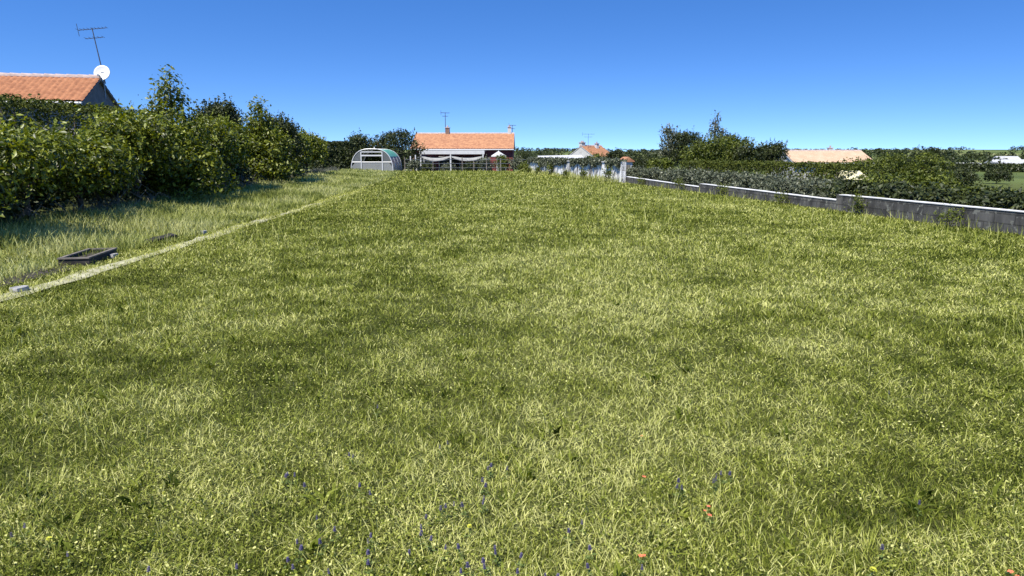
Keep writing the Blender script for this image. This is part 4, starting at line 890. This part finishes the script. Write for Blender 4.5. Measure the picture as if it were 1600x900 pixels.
# ------------------------------------------------------------------ wildflowers
def flower_mesh(name, r, n, rows, mp_, ms, dome, h):
    m = MB(); rd = random.Random(5)
    m.tube([(0, 0, -.02), (.003, 0, h * .5), (0, .002, h)], [.0014, .0012, .001], 5); nst = len(m.f)
    for j in range(rows):
        zz = h + dome * j / max(1, rows - 1); rr = r * (1 - .45 * j / rows)
        for i in range(n):
            a = 2 * math.pi * (i + .5 * (j % 2)) / n + rd.uniform(-.15, .15); d = Vector((math.cos(a), math.sin(a), 0)); s = Vector((-d.y, d.x, 0)); c = Vector((0, 0, zz))
            m.add([c, c + d * rr * .6 + s * rr * .36 + Vector((0, 0, .25 * r)), c + d * rr + Vector((0, 0, .12 * r)), c + d * rr * .6 - s * rr * .36 + Vector((0, 0, .25 * r))], [(0, 1, 2, 3)])
    st = len(m.f); rl = random.Random(9); lv = []
    for i in range(5):
        a = 2 * math.pi * i / 5 + rl.uniform(-.4, .4); d = Vector((math.cos(a), math.sin(a), 0)); q = Vector((-d.y, d.x, 0)); l = rl.uniform(.018, .032); b = Vector((0, 0, h * (.1 + .12 * i)))
        m.add([b, b + d * l * .5 + q * l * .22 + Vector((0, 0, .008)), b + d * l + Vector((0, 0, .004)), b + d * l * .5 - q * l * .22 + Vector((0, 0, .008))], [(0, 1, 2, 3)])
    me = bpy.data.meshes.new(name); me.from_pydata(m.v, [], m.f); me.materials.append(ms); me.materials.append(mp_)
    me.polygons.foreach_set('material_index', [0 if i < nst or i >= st else 1 for i in range(len(m.f))]); me.update(); return me
stemm = mat('flower_stem', (.1, .14, .03), .7)
pm = flower_mesh('purple_flower', .0085, 6, 4, mat('purple_petals', (.09, .075, .14), .6), stemm, .018, .065)
om = flower_mesh('orange_flower', .011, 5, 1, mat('orange_petals', (.75, .18, .09), .6), stemm, .0, .05)
ym = flower_mesh('yellow_flower', .013, 7, 2, mat('yellow_petals', (.5, .5, .05), .6), stemm, .006, .06)
PUR = [(460, 597), (588, 634), (545, 708), (549, 711), (443, 740), (449, 737), (460, 738), (479, 755), (561, 754), (581, 767), (498, 805), (523, 825), (580, 832), (577, 844), (574, 857), (574, 875), (466, 842), (467, 850), (453, 870), (458, 882), (517, 888), (504, 843),
       (688, 697), (700, 690), (764, 724), (764, 730), (790, 729), (752, 748), (758, 754), (756, 776), (752, 780), (690, 792), (697, 787), (708, 785), (726, 786), (663, 805), (657, 820), (655, 830), (669, 837), (638, 857), (695, 850), (720, 849), (771, 850), (777, 857), (757, 869), (758, 882), (720, 886), (734, 880), (812, 861), (808, 888), (853, 893), (866, 893),
       (891, 823), (910, 811), (924, 849), (923, 878), (1006, 882), (1062, 747), (1055, 756), (1068, 758), (1118, 740), (1115, 748), (1125, 734), (1120, 745), (1137, 734), (1392, 612), (1437, 781), (1380, 850), (21, 832), (34, 818), (104, 862), (228, 887), (364, 882)]
ORA = [(1005, 679), (1005, 742), (1107, 787), (1100, 794), (1106, 800), (1000, 862), (1006, 862), (1583, 889), (1588, 895)]
YEL = [(257, 768), (73, 837), (733, 818), (479, 875), (1361, 882)]
for me, lst, h, nm_, lab, grp in ((pm, PUR, .075, 'purple_flower', 'tiny purple wildflower in the near meadow grass', 'tiny purple wildflowers'), (om, ORA, .05, 'orange_flower', 'tiny orange red wildflower low in the near grass', 'tiny orange wildflowers'), (ym, YEL, .065, 'yellow_flower', 'tiny yellow wildflower in the near grass', 'tiny yellow wildflowers')):
    for i, (px, py) in enumerate(lst):
        v = (450 - py) / F; dz = v * CT - ST; t = (EYE - h - .01) / -dz; X, Y = (px - 800) / F * t, t * (CT + v * ST)
        o = link(nm_, me); sc = (.75 + .5 * ((i * 37) % 10) / 10); o.location = (X, Y, g1(X, Y)); o.scale = (sc, sc, 1); o.rotation_euler = (R((i * 13) % 17 - 8), R((i * 29) % 17 - 8), i * 1.3)
        sdata(o, lab, 'flower', grp)
